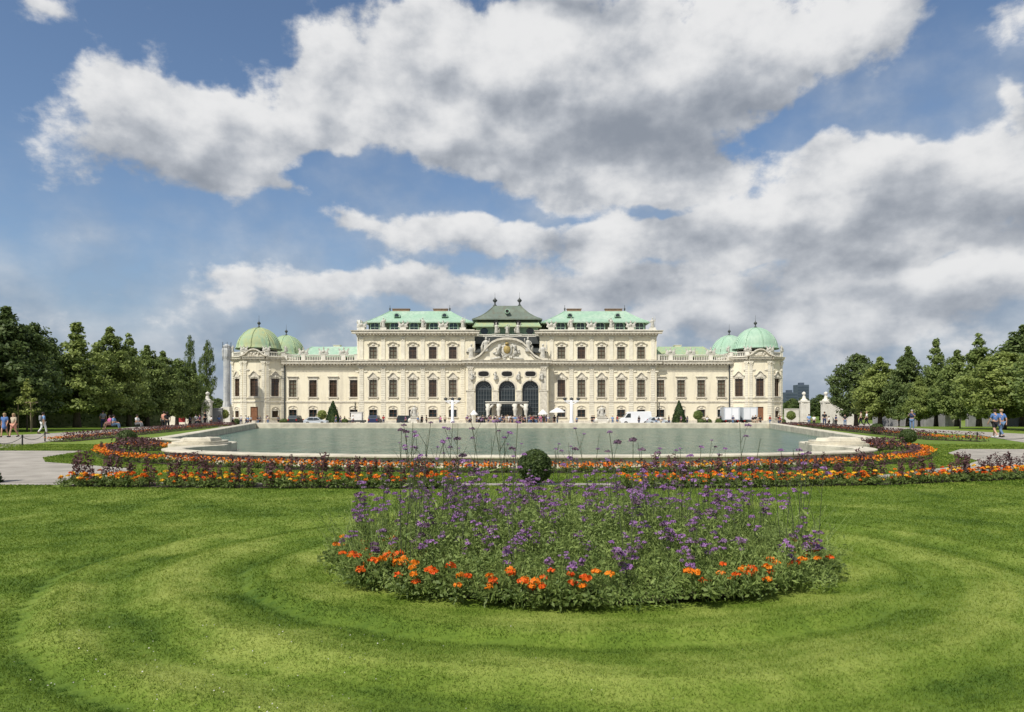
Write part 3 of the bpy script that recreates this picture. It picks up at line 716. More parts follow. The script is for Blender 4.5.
# carved figures for the parapet
def figure_mesh(kind):
    mb=MB(); r=random.Random(kind*13+1)
    if kind in(0,1,2):      # draped standing figure
        s=1 if kind!=1 else -1
        w=lambda a,k:1+.12*math.sin(a*5+k*.8)
        mb.lathe([(.42,0),(.40,.25),(.33,.7),(.30,1.0),(.34,1.25),(.36,1.5),(.26,1.68),(.10,1.76)],(0,0,0),12,0,w,(1,.75))
        mb.tube([(0,0,1.7),(0,0,1.86)],[.1,.09],8); mb.blob((0.02*s,-.03,2.0),(.15,.17,.2),10,7)
        mb.tube([(.3*s,0,1.58),(.52*s,-.1,1.35),(.5*s,-.25,1.75+.1*kind),(.5*s,-.28,2.0)],[.12,.1,.08,.05],7)
        mb.tube([(-.3*s,0,1.58),(-.5*s,.0,1.25),(-.35*s,-.2,1.0)],[.12,.1,.07],7)
        if kind!=2: mb.tube([(-.45*s,.1,1.4),(-.6*s,.2,.8),(-.5*s,.15,.1)],[.1,.2,.24],7)
        else: mb.tube([(.5,-.28,.1),(.5,-.28,2.5)],.04,6)
    else:                   # trophy of arms: cuirass, helmet, shields and flags
        mb.blob((0,0,.75),(.42,.34,.55),10,6); mb.blob((0,0,1.5),(.22,.22,.26),9,6); mb.tube([(0,.1,1.6),(0,-.1,1.85),(0,-.3,1.7)],[.07,.1,.04],6)
        for k in(-1,1):
            mb.blob((k*.72,-.1,.55),(.48,.14,.5),9,5); mb.tube([(k*.3,.1,.3),(k*1.15,.1,1.65)],[.05,.04],6)
            mb.add([(k*.75,.1,1.05),(k*1.2,.1,1.7),(k*1.45,.12,1.3),(k*1.05,.12,.8)],[(0,1,2,3),(3,2,1,0)])
            mb.blob((k*1.0,0,.25),(.35,.25,.25),8,4)
        mb.box(-1.0,1.0,-.25,.25,0,.2)
    mb.v=[(x+.0,y,z) for x,y,z in mb.v]
    return mb.mesh('statue',MT['statue'],True)
FIG=[figure_mesh(k) for k in range(4)]
def statue(u,y,z,kind,s=1.0,rz=0):
    o=link('statue' if kind<3 else 'trophy_carving',FIG[kind],palace); o.location=(u,y-138,z-ZB); o.scale=(s,s,s); o.rotation_euler=(0,0,rz); return o
def roof_hip(z0,z1,b,t,mat,name='roof',curve=.12,n=6,cap=True):
    """b,t = (x0,x1,y0,y1) of foot and ridge; slightly bell cast."""
    mb=MB(); rs=[]
    for k in range(n+1):
        s=k/n; q=s**(1-curve) if curve>=0 else s
        c=[b[i]+(t[i]-b[i])*(s) for i in range(4)]; z=z0+(z1-z0)*(s-curve*math.sin(math.pi*s)*.6)
        rs.append([(PXC+c[0],c[2],z),(PXC+c[1],c[2],z),(PXC+c[1],c[3],z),(PXC+c[0],c[3],z)])
    for r in rs: mb.v+=r
    for k in range(n):
        for i in range(4):
            j=(i+1)%4; mb.f.append((k*4+i,k*4+j,(k+1)*4+j,(k+1)*4+i)); mb.m.append(0)
    mb.f.append(tuple(n*4+i for i in range(4))); mb.m.append(0); mb.f.append((3,2,1,0)); mb.m.append(0)
    e=b; mb.box(PXC+b[0]-.25,PXC+b[1]+.25,b[2]-.25,b[3]+.25,z0-.22,z0-.01)
    for i in range(4): mb.tube([rs[k][i] for k in range(n+1)],.1,6)
    return part(mb,name,MT[mat])
YW,YB,YC,YP=139.0,138.4,136.5,136.8      # wing, block, centre and pavilion fronts
Z_STR=hz(402); Z_MC0,Z_MC1=hz(367.5),hz(361); Z_UC0,Z_UC1=hz(337.5),hz(331)
for S in(-1,1):
    m=lambda lst:[-S*v for v in lst]
    # --- wing
    P=plane(YW); uu=sorted(m([-43.6,-39.5,-35.4,-31.2])); lo,hi=sorted((S*45.6,S*30.2)); wb=MB()
    wall(wb,P,lo,hi,ZB,Z_STR,[(u-.8,u+.8,hz(417.2),hz(409.8)) for u in uu]); wall(wb,P,lo,hi,Z_STR,Z_MC0,[(u-.78,u+.78,hz(397),hz(380)) for u in uu])
    wb.add([P(lo,Z_MC0,0),P(hi,Z_MC0,0),P(hi,Z_MC1,0),P(lo,Z_MC1,0),P(lo,ZB,18),P(hi,ZB,18),P(hi,Z_MC1,18),P(lo,Z_MC1,18)],[(0,1,2,3),(5,4,7,6),(3,2,6,7)])
    part(wb,'wing_wall',MT['plaster'])
    for i,u in enumerate(uu):
        window(P,u,1.56,hz(397),hz(380),'lintel','pane_b' if wrand.random()<.7 else 'pane'); window(P,u,1.6,hz(417.2),hz(409.8),'ground','pane_a',2,2)
    t=MB(); cornice(t,P,lo,hi,Z_MC0,Z_MC1,.95,False,False); t.pbox(P,lo,hi,Z_STR-.12,Z_STR+.14,-.14,0); t.pbox(P,lo,hi,ZB,ZB+.7,-.1,0)
    for k in range(8): t.pbox(P,lo,hi,ZB+.95+k*.45,ZB+1.0+k*.45,-.004,.0) if False else None
    t.pbox(P,lo,hi,hz(371.5),hz(371.0),-.08,0); part(t,'cornice',MT['trim'])
    b=MB(); pier=sorted(m([-45.2,-41.5,-37.4,-33.3,-30.7])); balustrade(b,P,lo,hi,Z_MC1,hz(354.5),pier); part(b,'balustrade',MT['white_stone'])
    for i,u in enumerate(pier[1:4]): statue(u,YW+.2,hz(354.3),3,.8)
    x0,x1=sorted((S*44.5,S*30.4)); xa,xb=sorted((S*41.8,S*32.4)); roof_hip(hz(354.5),hz(343),(x0,x1,YW+3,YW+17),(xa,xb,YW+7.5,YW+12.5),'copper' if S<0 else 'copper_y',curve=.05)
    c=MB(); cx_=PXC+S*37.0; c.box(cx_-.7,cx_+.7,YW+9,YW+10.4,hz(344.5),hz(341)); c.box(cx_-.8,cx_+.8,YW+8.9,YW+10.5,hz(341),hz(340.4)); part(c,'chimney',MT['plaster2'])
    # --- tall block
    P=plane(YB); uu=sorted(m([-27.15,-23.1,-19.1,-15.05,-11.0])); lo,hi=sorted((S*30.3,S*6.6)); bb=MB()
    wall(bb,P,lo,hi,ZB,Z_STR,[(u-.8,u+.8,hz(417.2),hz(409.8)) for u in uu]); wall(bb,P,lo,hi,Z_STR,Z_MC0,[(u-.78,u+.78,hz(397),hz(380)) for u in uu])
    bb.add([P(lo,Z_MC0,0),P(hi,Z_MC0,0),P(hi,Z_MC1,0),P(lo,Z_MC1,0)],[(0,1,2,3)])
    wall(bb,P,lo,hi,Z_MC1,Z_UC0,[(u-.78,u+.78,hz(359),hz(347)) for u in uu])
    bb.add([P(lo,Z_UC0,0),P(hi,Z_UC0,0),P(hi,Z_UC1,0),P(lo,Z_UC1,0),P(lo,ZB,20),P(hi,ZB,20),P(hi,Z_UC1,20),P(lo,Z_UC1,20),P(lo,ZB,0),P(hi,ZB,0)],[(0,1,2,3),(5,4,7,6),(3,2,6,7),(8,0,3,7,4),(9,5,6,2,1)])
    part(bb,'block_wall',MT['plaster'])
    for u in uu:
        window(P,u,1.56,hz(397),hz(380),'gable',wrand.choice(['pane','pane','pane_b']) if abs(u)<22 else 'pane_b'); window(P,u,1.6,hz(417.2),hz(409.8),'ground','pane_a',2,2)
        window(P,u,1.56,hz(359),hz(347),'eyebrow',wrand.choice(['pane','pane_b','pane_b']),2,3)
    t=MB(); cornice(t,P,lo,hi,Z_MC0,Z_MC1,.95,S<0,S>0); cornice(t,P,lo,hi,Z_UC0,Z_UC1,1.0,True,True)
    t.pbox(P,lo,hi,Z_STR-.12,Z_STR+.14,-.14,0); t.pbox(P,lo,hi,ZB,ZB+.7,-.1,0); t.pbox(P,lo,hi,Z_MC1,Z_MC1+.3,-.1,0)
    part(t,'cornice',MT['trim'])
    ps=sorted(m([-29.5,-25.1,-21.1,-17.1,-13.0,-9.0]))
    for u in ps:
        pl=MB(); pilaster(pl,P,u,.85,Z_STR+.35,Z_MC0); pilaster(pl,P,u,.8,Z_MC1+.3,Z_UC0,False)
        for dx in(-1.0,-.7,.7,1.0): pl.blob(P(u+dx,hz(372.3-abs(dx)*.6),-.06),(.24,.14,.17),6,4)
        for k in range(9): pl.pbox(P,u-.5,u+.5,ZB+.72+k*.47,ZB+1.12+k*.47,-.07,0)
        part(pl,'pilaster',MT['plaster2'])
    b=MB(); b.pbox(P,lo,hi,Z_UC1,hz(329.6),0,.4)
    for u in ps: b.pbox(P,u-.62,u+.62,Z_UC1,hz(327.6),-.06,.5)
    part(b,'parapet',MT['white_stone'])
    for i,u in enumerate(ps): statue(u,YB+.2,hz(327.6),(3,0,3,1,3,2)[i],.78 if i%2==0 else .92)
    a=MB(); x0,x1=sorted((S*28.9,S*8.0)); a.box(PXC+x0+.4,PXC+x1-.4,YB+2.2,YB+18,Z_UC1,hz(321.2)); part(a,'attic',MT['copper_d'])
    for u in uu:
        d=MB(); PD=plane(YB+1.75); pts=[(u-1.0,Z_UC1+.1)]+arcpts(u,hz(324.2),1.0,.75,math.pi,0,10)+[(u+1.0,Z_UC1+.1)]
        d.pprism(PD,pts,.0,.6); do=part(d,'dormer',MT['copper'])
        g=MB(); pts=[(u-.78,Z_UC1+.3)]+arcpts(u,hz(324.4),.78,.6,math.pi,0,10)+[(u+.78,Z_UC1+.3)]; g.pprism(PD,pts,-.03,.02); part(g,'pane',MT['pane_a'],do)
        f=MB(); f.pbox(PD,u-.04,u+.04,Z_UC1+.3,hz(324)+.5,-.07,-.035); f.pbox(PD,u-.7,u+.7,hz(326.5),hz(326.2),-.07,-.035); part(f,'glazing_bar',MT['copper'],do)
    x0,x1=sorted((S*29.0,S*7.2)); xa,xb=sorted((S*24.9,S*12.2)); yR=YB+1.4
    roof_hip(hz(321),hz(306.6),(x0,x1,yR,YB+19),(xa,xb,YB+6.5,YB+13.5),'copper',curve=.08)
    c=MB()
    for cx_,w_ in((S*22.6,1.8),(S*14.2,1.5)):
        c=MB(); c.box(PXC+cx_-w_,PXC+cx_+w_,YB+6.7,YB+7.6,hz(307),hz(304.2)); c.box(PXC+cx_-w_-.12,PXC+cx_+w_+.12,YB+6.6,YB+7.7,hz(304.2),hz(303.7)); part(c,'chimney',MT['brick'])
    c=MB()
    for cx_ in(S*24.9,S*12.2): c.lathe([(.16,0),(.1,.3),(.22,.5),(.05,.75),(.03,1.3)],(PXC+cx_,YB+6.6,hz(306.6)),8)
    part(c,'finial',MT['lead'])
    for dx in(-22.9,-13.0):
        d=MB(); u=-S*dx; yd=YB+3.1; PD=plane(yd); pts=[(u-.62,hz(315))]+arcpts(u,hz(313.4),.62,.55,math.pi,0,8)+[(u+.62,hz(315))]
        d.pprism(PD,pts,0,2.2); do=part(d,'dormer',MT['copper']); g=MB(); g.pprism(PD,[(u-.42,hz(314.6))]+arcpts(u,hz(313.5),.42,.38,math.pi,0,8)+[(u+.42,hz(314.6))],-.03,.02); part(g,'pane',MT['pane_a'],do)
    # --- domed corner pavilion
    cxp=S*50.65
    front=[(cxp-2.25,YP),(cxp+2.25,YP)]
    plan=[(cxp-5.4,YW+8),(cxp-5.4,YW),(cxp-2.25,YP),(cxp+2.25,YP),(cxp+5.4,YW),(cxp+5.4,YW+8),(cxp+2.25,YW+10.5),(cxp-2.25,YW+10.5)]
    ZP0,ZP1=hz(362),hz(357.4); pw=MB(); tr=MB()
    for i in range(8):
        P,L=plane2(plan[i],plan[(i+1)%8]); vis=i in(1,2,3)
        if vis:
            uc=L/2; ww=1.5
            if i==2:
                gops=[(uc-.75,uc+.75,ZB,hz(407))]
            else: gops=[(uc-.62,uc+.62,hz(417.5),hz(411))]
            wall(pw,P,0,L,ZB,Z_STR,gops); wall(pw,P,0,L,Z_STR,ZP0,[(uc-.78,uc+.78,hz(396.5),hz(379))])
            window(P,uc,1.56,hz(396.5),hz(379),'gable','pane',2,5)
            if i==2:
                d=MB(); d.pbox(P,uc-.75,uc+.75,ZB,hz(407),.2,.28)
                for k in(-1,1):
                    for j in range(3): d.pbox(P,uc+k*.37-.26,uc+k*.37+.26,ZB+.2+j*1.15,ZB+1.15+j*1.15,.17,.2)
                do=part(d,'door',MT['door']); h=MB(); h.blob(P(uc+.12,ZB+1.5,.14),.06,6,4); part(h,'handle',MT['lead'],do)
            else: window(P,uc,1.24,hz(417.5),hz(411),'ground','pane',2,2)
            for e in(.42,L-.42):
                pls=MB(); pilaster(pls,P,e,.62,Z_STR+.35,ZP0)
                for k in range(9): pls.pbox(P,e-.36,e+.36,ZB+.72+k*.47,ZB+1.12+k*.47,-.07,0)
                part(pls,'pilaster',MT['plaster2'])
            [part(MB().blob(P(uc+k*1.25,hz(370.5),-.08),(.4,.1,.2),6,4),'frieze_carving',MT['trim']) for k in(-1,1)]
            tr.pbox(P,.02,L-.02,Z_STR-.12,Z_STR+.14,-.14,0); tr.pbox(P,.02,L-.02,hz(397.6),hz(398.6),-.16,0); tr.pbox(P,.02,L-.02,ZB,ZB+.7,-.1,0)
        else:
            pw.quad(P(0,ZB,0),P(L,ZB,0),P(L,ZP0,0),P(0,ZP0,0))
        pw.quad(P(0,ZP0,0),P(L,ZP0,0),P(L,ZP1,0),P(0,ZP1,0))
        cornice(tr,P,0.05,L-.05,ZP0+.004*i,ZP1+.004*i,.55,False,False)
        bl=MB(); balustrade(bl,P,.0,L,ZP1+.01,hz(352.2),[.3,L-.3] if i!=2 else [],.3); part(bl,'balustrade',MT['white_stone'])
        if i==2:            # curved pediment over the middle bay
            uc=L/2; ar=[(uc+x,ZP1+z) for x,z in((-2.75,0),(-2.3,.12),(-1.8,.35),(-1.35,.75),(-.9,1.1),(-.45,1.3),(0,1.38),(.45,1.3),(.9,1.1),(1.35,.75),(1.8,.35),(2.3,.12),(2.75,0))]
            pls=MB(); pls.pprism(P,ar,-.2,.1); band(pls,P,ar,.24,-.6,.1)
            for k in range(16): pls.blob(P(uc+wrand.uniform(-1.0,1.0),ZP1+wrand.uniform(.1,.75),-.28),(.25,.16,.2),6,4)
            part(pls,'pediment',MT['trim'])
    part(pw,'pavilion_wall',MT['plaster']); part(tr,'cornice',MT['trim']);
    cap=MB(); cap.prism([(PXC+x,y) for x,y in plan],ZP1-.3,ZP1-.02); part(cap,'terrace',MT['lead'])
    for (x,y),k in zip(plan[1:5],(0,3,3,1)): statue(x*1.0,y+.5,hz(352)+.1,k,.62)
    def dome(cx,cy,R,zb,zt,mat):
        dr=MB(); dr.lathe([(R*.86,zb-1.5),(R*.86,zb-.05)],(PXC+cx,cy,0),8)
        part(dr,'drum',MT['plaster2'])
        op=MB()
        for k in range(8):
            a=2*math.pi*(k+.5)/8+math.pi/8*0; ap=R*.86*math.cos(math.pi/8)+.02
            ca,sa=math.cos(a),math.sin(a); Q=lambda u,z,d:(PXC+cx+ca*(ap-d)-sa*u,cy+sa*(ap-d)+ca*u,z)
            op.pbox(Q,-R*.27,R*.27,zb-1.35,zb-.2,-.04,.05)
        part(op,'drum_opening',MT['dark_in'])
        H=zt-zb; d=MB()
        prof=[(R*1.05,0),(R*1.06,.02*H),(R*1.0,.07*H),(R*.985,.2*H),(R*.93,.38*H),(R*.83,.56*H),(R*.68,.73*H),(R*.48,.87*H),(R*.25,.96*H),(R*.06,1.0*H)]
        d.lathe(prof,(PXC+cx,cy,zb),32)
        for k in range(8):
            a=2*math.pi*k/8; d.tube([(PXC+cx+math.cos(a)*r*1.005,cy+math.sin(a)*r*1.005,zb+z) for r,z in prof[1:]],.11,6)
        d.lathe([(R*1.03,.36*H-.0),(R*.98,.40*H)],(PXC+cx,cy,zb),32) if False else None
        do=part(d,'dome',MT[mat],None,True)
        f=MB(); f.lathe([(.42,-.1),(.3,.15),(.12,.35),(.1,.6),(.3,.78),(.38,.95),(.3,1.12),(.08,1.28),(.03,1.6),(.02,2.6)],(PXC+cx,cy,zt),10); part(f,'finial',MT['lead'],do,True)
    dome(S*51.75,YW+3.4,4.45,hz(348.5)+.1,hz(326)+.1,'copper_y' if S<0 else 'copper')
    dome(S*52.2,YW+22,4.3,hz(351.5)+.9,hz(331)+1.6,'copper_y' if S<0 else 'copper')
    sd=MB(); sd.box(PXC+S*49,PXC+S*55.4,YW+10.6,YW+26,ZB,hz(358)); sd.box(PXC+S*47.5,PXC+S*56,YW+18,YW+27,ZB,hz(357)); part(sd,'rear_wall',MT['plaster'])
    dp=MB(); dp.tube([(PXC+S*45.2,YW-.2,ZB),(PXC+S*45.2,YW-.2,Z_MC0+.4)],.14,7); dp.tube([(PXC+S*30.9,YW-.15,ZB),(PXC+S*30.9,YW-.15,Z_STR)],.08,6); part(dp,'downpipe',MT['lead'])

sh=MB(); sh.box(PXC-31.1,PXC-30.45,YB+3,YB+9,hz(354),hz(318)); part(sh,'sheeting',MT['canvas'])
# --- centre block with portal arches
P=plane(YC); lo,hi=-8.25,8.25; c=MB()
arches=[-4.68,.0,4.68]; AZ0,AZ1=hz(421.5)-.3,hz(381.2)
ov=[(u-1.05,u+1.05,hz(377),hz(372)) for u in arches]
wall(c,P,lo,hi,ZB,hz(379.4),[(u-1.64,u+1.64,ZB,AZ1,True) for u in arches],.7)
wall(c,P,lo,hi,hz(379.4),Z_MC0,[],.4)
c.add([P(lo,Z_MC0,0),P(hi,Z_MC0,0),P(hi,Z_MC1,0),P(lo,Z_MC1,0),P(lo,ZB,2),P(lo,Z_MC1,2),P(hi,ZB,2),P(hi,Z_MC1,2),P(lo,ZB,0),P(hi,ZB,0),P(lo,Z_MC1,12),P(hi,Z_MC1,12)],
      [(0,1,2,3),(8,0,3,5,4),(9,6,7,2,1),(3,2,11,10)])
part(c,'centre_wall',MT['plaster'])
for u in arches:
    f=MB(); r=1.64; zs=AZ1-r; d0,d1=.5,.6
    for k in range(1,6): x=u-r+2*r*k/6; f.pbox(P,x-.035,x+.035,ZB,zs,d0,d1)
    for k in range(1,9): z=ZB+(zs-ZB)*k/8.5; f.pbox(P,u-r,u+r,z-.03,z+.03,d0+.01,d1-.01)
    f.pbox(P,u-r,u+r,zs-.1,zs+.06,d0-.05,d1)
    for rr in(.6,1.05,1.56): 
        pts=arcpts(u,zs,rr,rr,math.pi,0,14); f.tube([P(a,b,.55) for a,b in pts],.045,5)
    for k in range(1,8):
        a=math.pi*k/8; f.tube([P(u+.6*math.cos(a),zs+.6*math.sin(a),.55),P(u+1.56*math.cos(a),zs+1.56*math.sin(a),.55)],.035,5)
    fo=part(f,'portal_window',MT['frame_g']); g=MB(); g.pprism(P,[(u-r,ZB)]+arcpts(u,zs,r,r,math.pi,0,14)+[(u+r,ZB)],.66,.69); part(g,'pane',MT['pane_a'],fo)
    s=MB(); ar=arcpts(u,zs,1.64,1.64,math.pi,0,16); ar2=arcpts(u,zs,1.95,1.95,math.pi,0,16)
    for (a,b,a2,b2) in zip(ar,ar[1:],ar2,ar2[1:]): s.pprism(P,[a,b,b2,a2],-.12,.02)
    s.blob(P(u,AZ1+.25,-.15),(.35,.2,.4),8,5); part(s,'surround',MT['trim'],fo)
    o=MB(); pts=[(u+1.05*math.copysign(abs(math.cos(a))**.6,math.cos(a)),hz(374.5)+.5*math.copysign(abs(math.sin(a))**.8,math.sin(a))) for a in [2*math.pi*k/20 for k in range(20)]]
    pts2=[(u+(a-u)*1.2,hz(374.5)+(b-hz(374.5))*1.42) for a,b in pts]
    o.pprism(P,pts2,-.1,-.004); oo=part(o,'oval_window',MT['trim']); g=MB(); g.pprism(P,pts,-.13,-.06); part(g,'pane',MT['dark_in'],oo)
t=MB(); cornice(t,P,lo,hi,Z_MC0,Z_MC1,.7,True,True); t.pbox(P,lo,-4.68-1.7,hz(391.5),hz(390.3),-.2,0); t.pbox(P,4.68+1.7,hi,hz(391.5),hz(390.3),-.2,0)
for a in(-2.34,2.34): t.pbox(P,a-.62,a+.62,hz(391.5),hz(390.3),-.2,0); t.pbox(P,a-.5,a+.5,ZB,hz(391.5),-.12,0)
for a in(-7.3,7.3): t.pbox(P,a-.7,a+.7,ZB,hz(391.5),-.12,0); pilaster(t,P,a,1.0,hz(390),Z_MC0,False)
for a in(-2.34,2.34,-6.6,6.6):
    for k in range(4): t.blob(P(a+wrand.uniform(-.15,.15),hz(379-k*2.0),-.12),(.4-.06*k,.18,.32),7,5)
part(t,'cornice',MT['trim'])
for a in(-7.0,-2.34,2.34,7.0): statue(a,YC-.35,hz(380.5),1 if a<0 else 0,.72)
# bell gable with the coat of arms
gab=[(-8.2,Z_MC1)]; prof_g=[(-8.2,hz(361.5)),(-7.4,hz(361)),(-6.4,hz(360)),(-5.5,hz(357.5)),(-4.7,hz(353.5)),(-3.9,hz(348.5)),(-3.0,hz(344.5)),(-1.9,hz(342)),(-.8,hz(341)),(0,hz(340.8))]
prof_g=prof_g+[(-u,z) for u,z in reversed(prof_g[:-1])]
g=MB(); g.pprism(P,[(-8.2,Z_MC1-.02)]+prof_g+[(8.2,Z_MC1-.02)],.1,1.2); part(g,'gable',MT['plaster2'])
g=MB(); band(g,P,prof_g,.42,-.55,1.25); band(g,P,[(u*.955,z-.3) for u,z in prof_g],.3,-.2,.1); part(g,'gable_moulding',MT['trim'])
g=MB(); zc=hz(351.5)
g.lathe([(1.15,-.06),(1.0,.1),(.3,.2)],(0,0,0),18); g.v=[(PXC+x,YC-.05-z,zc+y*1.15) for x,y,z in g.v]
for k in range(34):
    a=wrand.uniform(0,6.28); r=wrand.uniform(1.25,2.1); xx=r*math.cos(a)*1.25; zz=r*math.sin(a)*.72-.25
    g.blob(P(xx,zc+zz,.0),(wrand.uniform(.2,.4),.22,wrand.uniform(.18,.36)),7,5)
for s in(-1,1):
    g.tube([P(s*1.2,zc-1.2,-.1),P(s*1.8,zc-.2,-.2),P(s*1.55,zc+.7,-.2),P(s*1.2,zc+1.1,-.2)],[.35,.38,.3,.15],8); g.tube([P(s*1.2,zc-1.4,-.1),P(s*2.4,zc-1.6,-.1),P(s*3.4,zc-1.75,-.1)],[.3,.25,.1],7)
arms=part(g,'coat_of_arms',MT['statue'],None,True)
g=MB(); g.lathe([(.72,0),(.6,.12),(.2,.2)],(0,0,0),14); g.v=[(PXC+x,YC-.24-z,zc+.2+y*1.2) for x,y,z in g.v]
g.lathe([(.34,0),(.42,.2),(.34,.38),(.06,.5)],(PXC,YC-.2,zc+1.15),10); part(g,'gilded_shield',MT['gold'],arms,True)
for u,k in((-4.2,0),(4.2,1)): statue(u,YC-.1,hz(353.0),k,1.35,0)
for u in(-7.2,7.2): statue(u,YC+.9,hz(360.5),2,1.5)
# recessed roofs and lantern storey above the centre
a=MB(); a.box(PXC-7.4,PXC+7.4,YC+2.2,YC+14,Z_MC1,hz(352)); part(a,'centre_storey',MT['plaster2'])
roof_hip(hz(352),hz(343.5),(-8.0,8.0,YC+1.9,YC+14),(-6.9,6.9,YC+4.4,YC+12),'lead','lower_roof',0)
for s in(-1,1):
    g=MB(); g.pprism(plane(YC+1.95),arcpts(s*5.6,hz(355.5),.42,.4,0,2*math.pi,12)[:-1],0,.3); part(g,'dormer',MT['dark_in'])
a=MB(); PT=plane(YC+4.2); a.box(PXC-6.4,PXC+6.4,YC+4.2,YC+14,hz(343.5),hz(325.5)); part(a,'lantern_wall',MT['copper'])
b=MB(); balustrade(b,plane(YC+2.6),-6.7,6.7,hz(336.4),hz(334.0),[-6.2,-2.6,0,2.6,6.2]); part(b,'balustrade',MT['white_stone'])
sb=MB(); sb.box(PXC-6.7,PXC+6.7,YC+2.62,YC+4.2,hz(343.5),hz(336.5)); part(sb,'lantern_base',MT['lead'])  # dark lead colour stands in for the shade of the recess here
for u in(-4.7,4.7):
    g=MB(); g.pprism(PT,arcpts(u,hz(330.0),1.05,.9,0,2*math.pi,16)[:-1],-.1,.02); do=part(g,'lantern_window',MT['copper']); h=MB(); h.pprism(PT,arcpts(u,hz(330.0),.8,.68,0,2*math.pi,16)[:-1],-.14,-.11); part(h,'pane',MT['pane_a'],do)
for u,k in((-2.2,1),(2.2,0),(0,2)): statue(u,YC+2.8,hz(333),k,1.0 if u else .85)
roof_hip(hz(325.5),hz(319.5),(-6.8,6.8,YC+2.9,YC+15),(-6.3,6.3,YC+5.0,YC+14.0),'copper_y','skirt_roof',0)
for u in(-2.3,2.3):
    g=MB(); g.pprism(plane(YC+3.3),arcpts(u,hz(321.8),.5,.45,0,2*math.pi,12)[:-1],-.02,.8); part(g,'dormer',MT['dark_in'])
a=MB(); a.box(PXC-6.25,PXC+6.25,YC+5.1,YC+13.9,hz(319.5),hz(317.6)); part(a,'roof_band',MT['dark_in'])  # solid band, shade of the gap below the eave given as near-black colour
roof_hip(hz(317.3),hz(301.6),(-7.0,7.0,YC+4.2,YC+15.4),(-2.75,2.75,YC+7.5,YC+11),'copper_d','main_roof',.22)
g=MB(); g.pprism(plane(YC+4.7),arcpts(0,hz(309.2),.5,.48,0,2*math.pi,12)[:-1],0,1.6); part(g,'dormer',MT['copper'])
g=MB(); g.pprism(plane(YC+4.66),arcpts(0,hz(309.2),.34,.32,0,2*math.pi,12)[:-1],0,.03); part(g,'dormer_pane',MT['dark_in'])
for u in(-2.6,2.6):
    f=MB(); f.lathe([(.5,0),(.22,.3),(.12,.7),(.45,1.05),(.5,1.25),(.14,1.6),(.03,1.9),(.02,2.9)],(PXC+u,YC+8,hz(301.6)),10); part(f,'finial',MT['lead'],None,True)
for s in(-1,1):
    f=MB(); f.lathe([(.5,0),(.55,.3),(.2,.6),(.05,.9)],(PXC+s*5.2,YC+9,hz(313.5)),10); part(f,'roof_turret',MT['copper'],None,True)
# carved porch carrying a balcony slab
p=MB(); PP=plane(YC-3.2)
p.pbox(PP,-4.1,4.1,hz(404.4),hz(402.6),0,3.1); p.pbox(PP,-4.25,4.25,hz(402.6),hz(401.9),-.15,3.1)
for u in(-3.7,-1.6,1.6,3.7):
    p.lathe([(.45,0),(.4,.5),(.28,1.2),(.3,2.0),(.36,2.6),(.5,3.0),(.34,3.25),(.55,hz(404.4)-ZB)],(PXC+u,YC-2.8,ZB),10); p.tube([(PXC+u,YC-2.8,hz(410)),(PXC+u*.72,YC-2.9,hz(404.8))],[.14,.28],7)
part(p,'porch',MT['white_stone'],None,True)

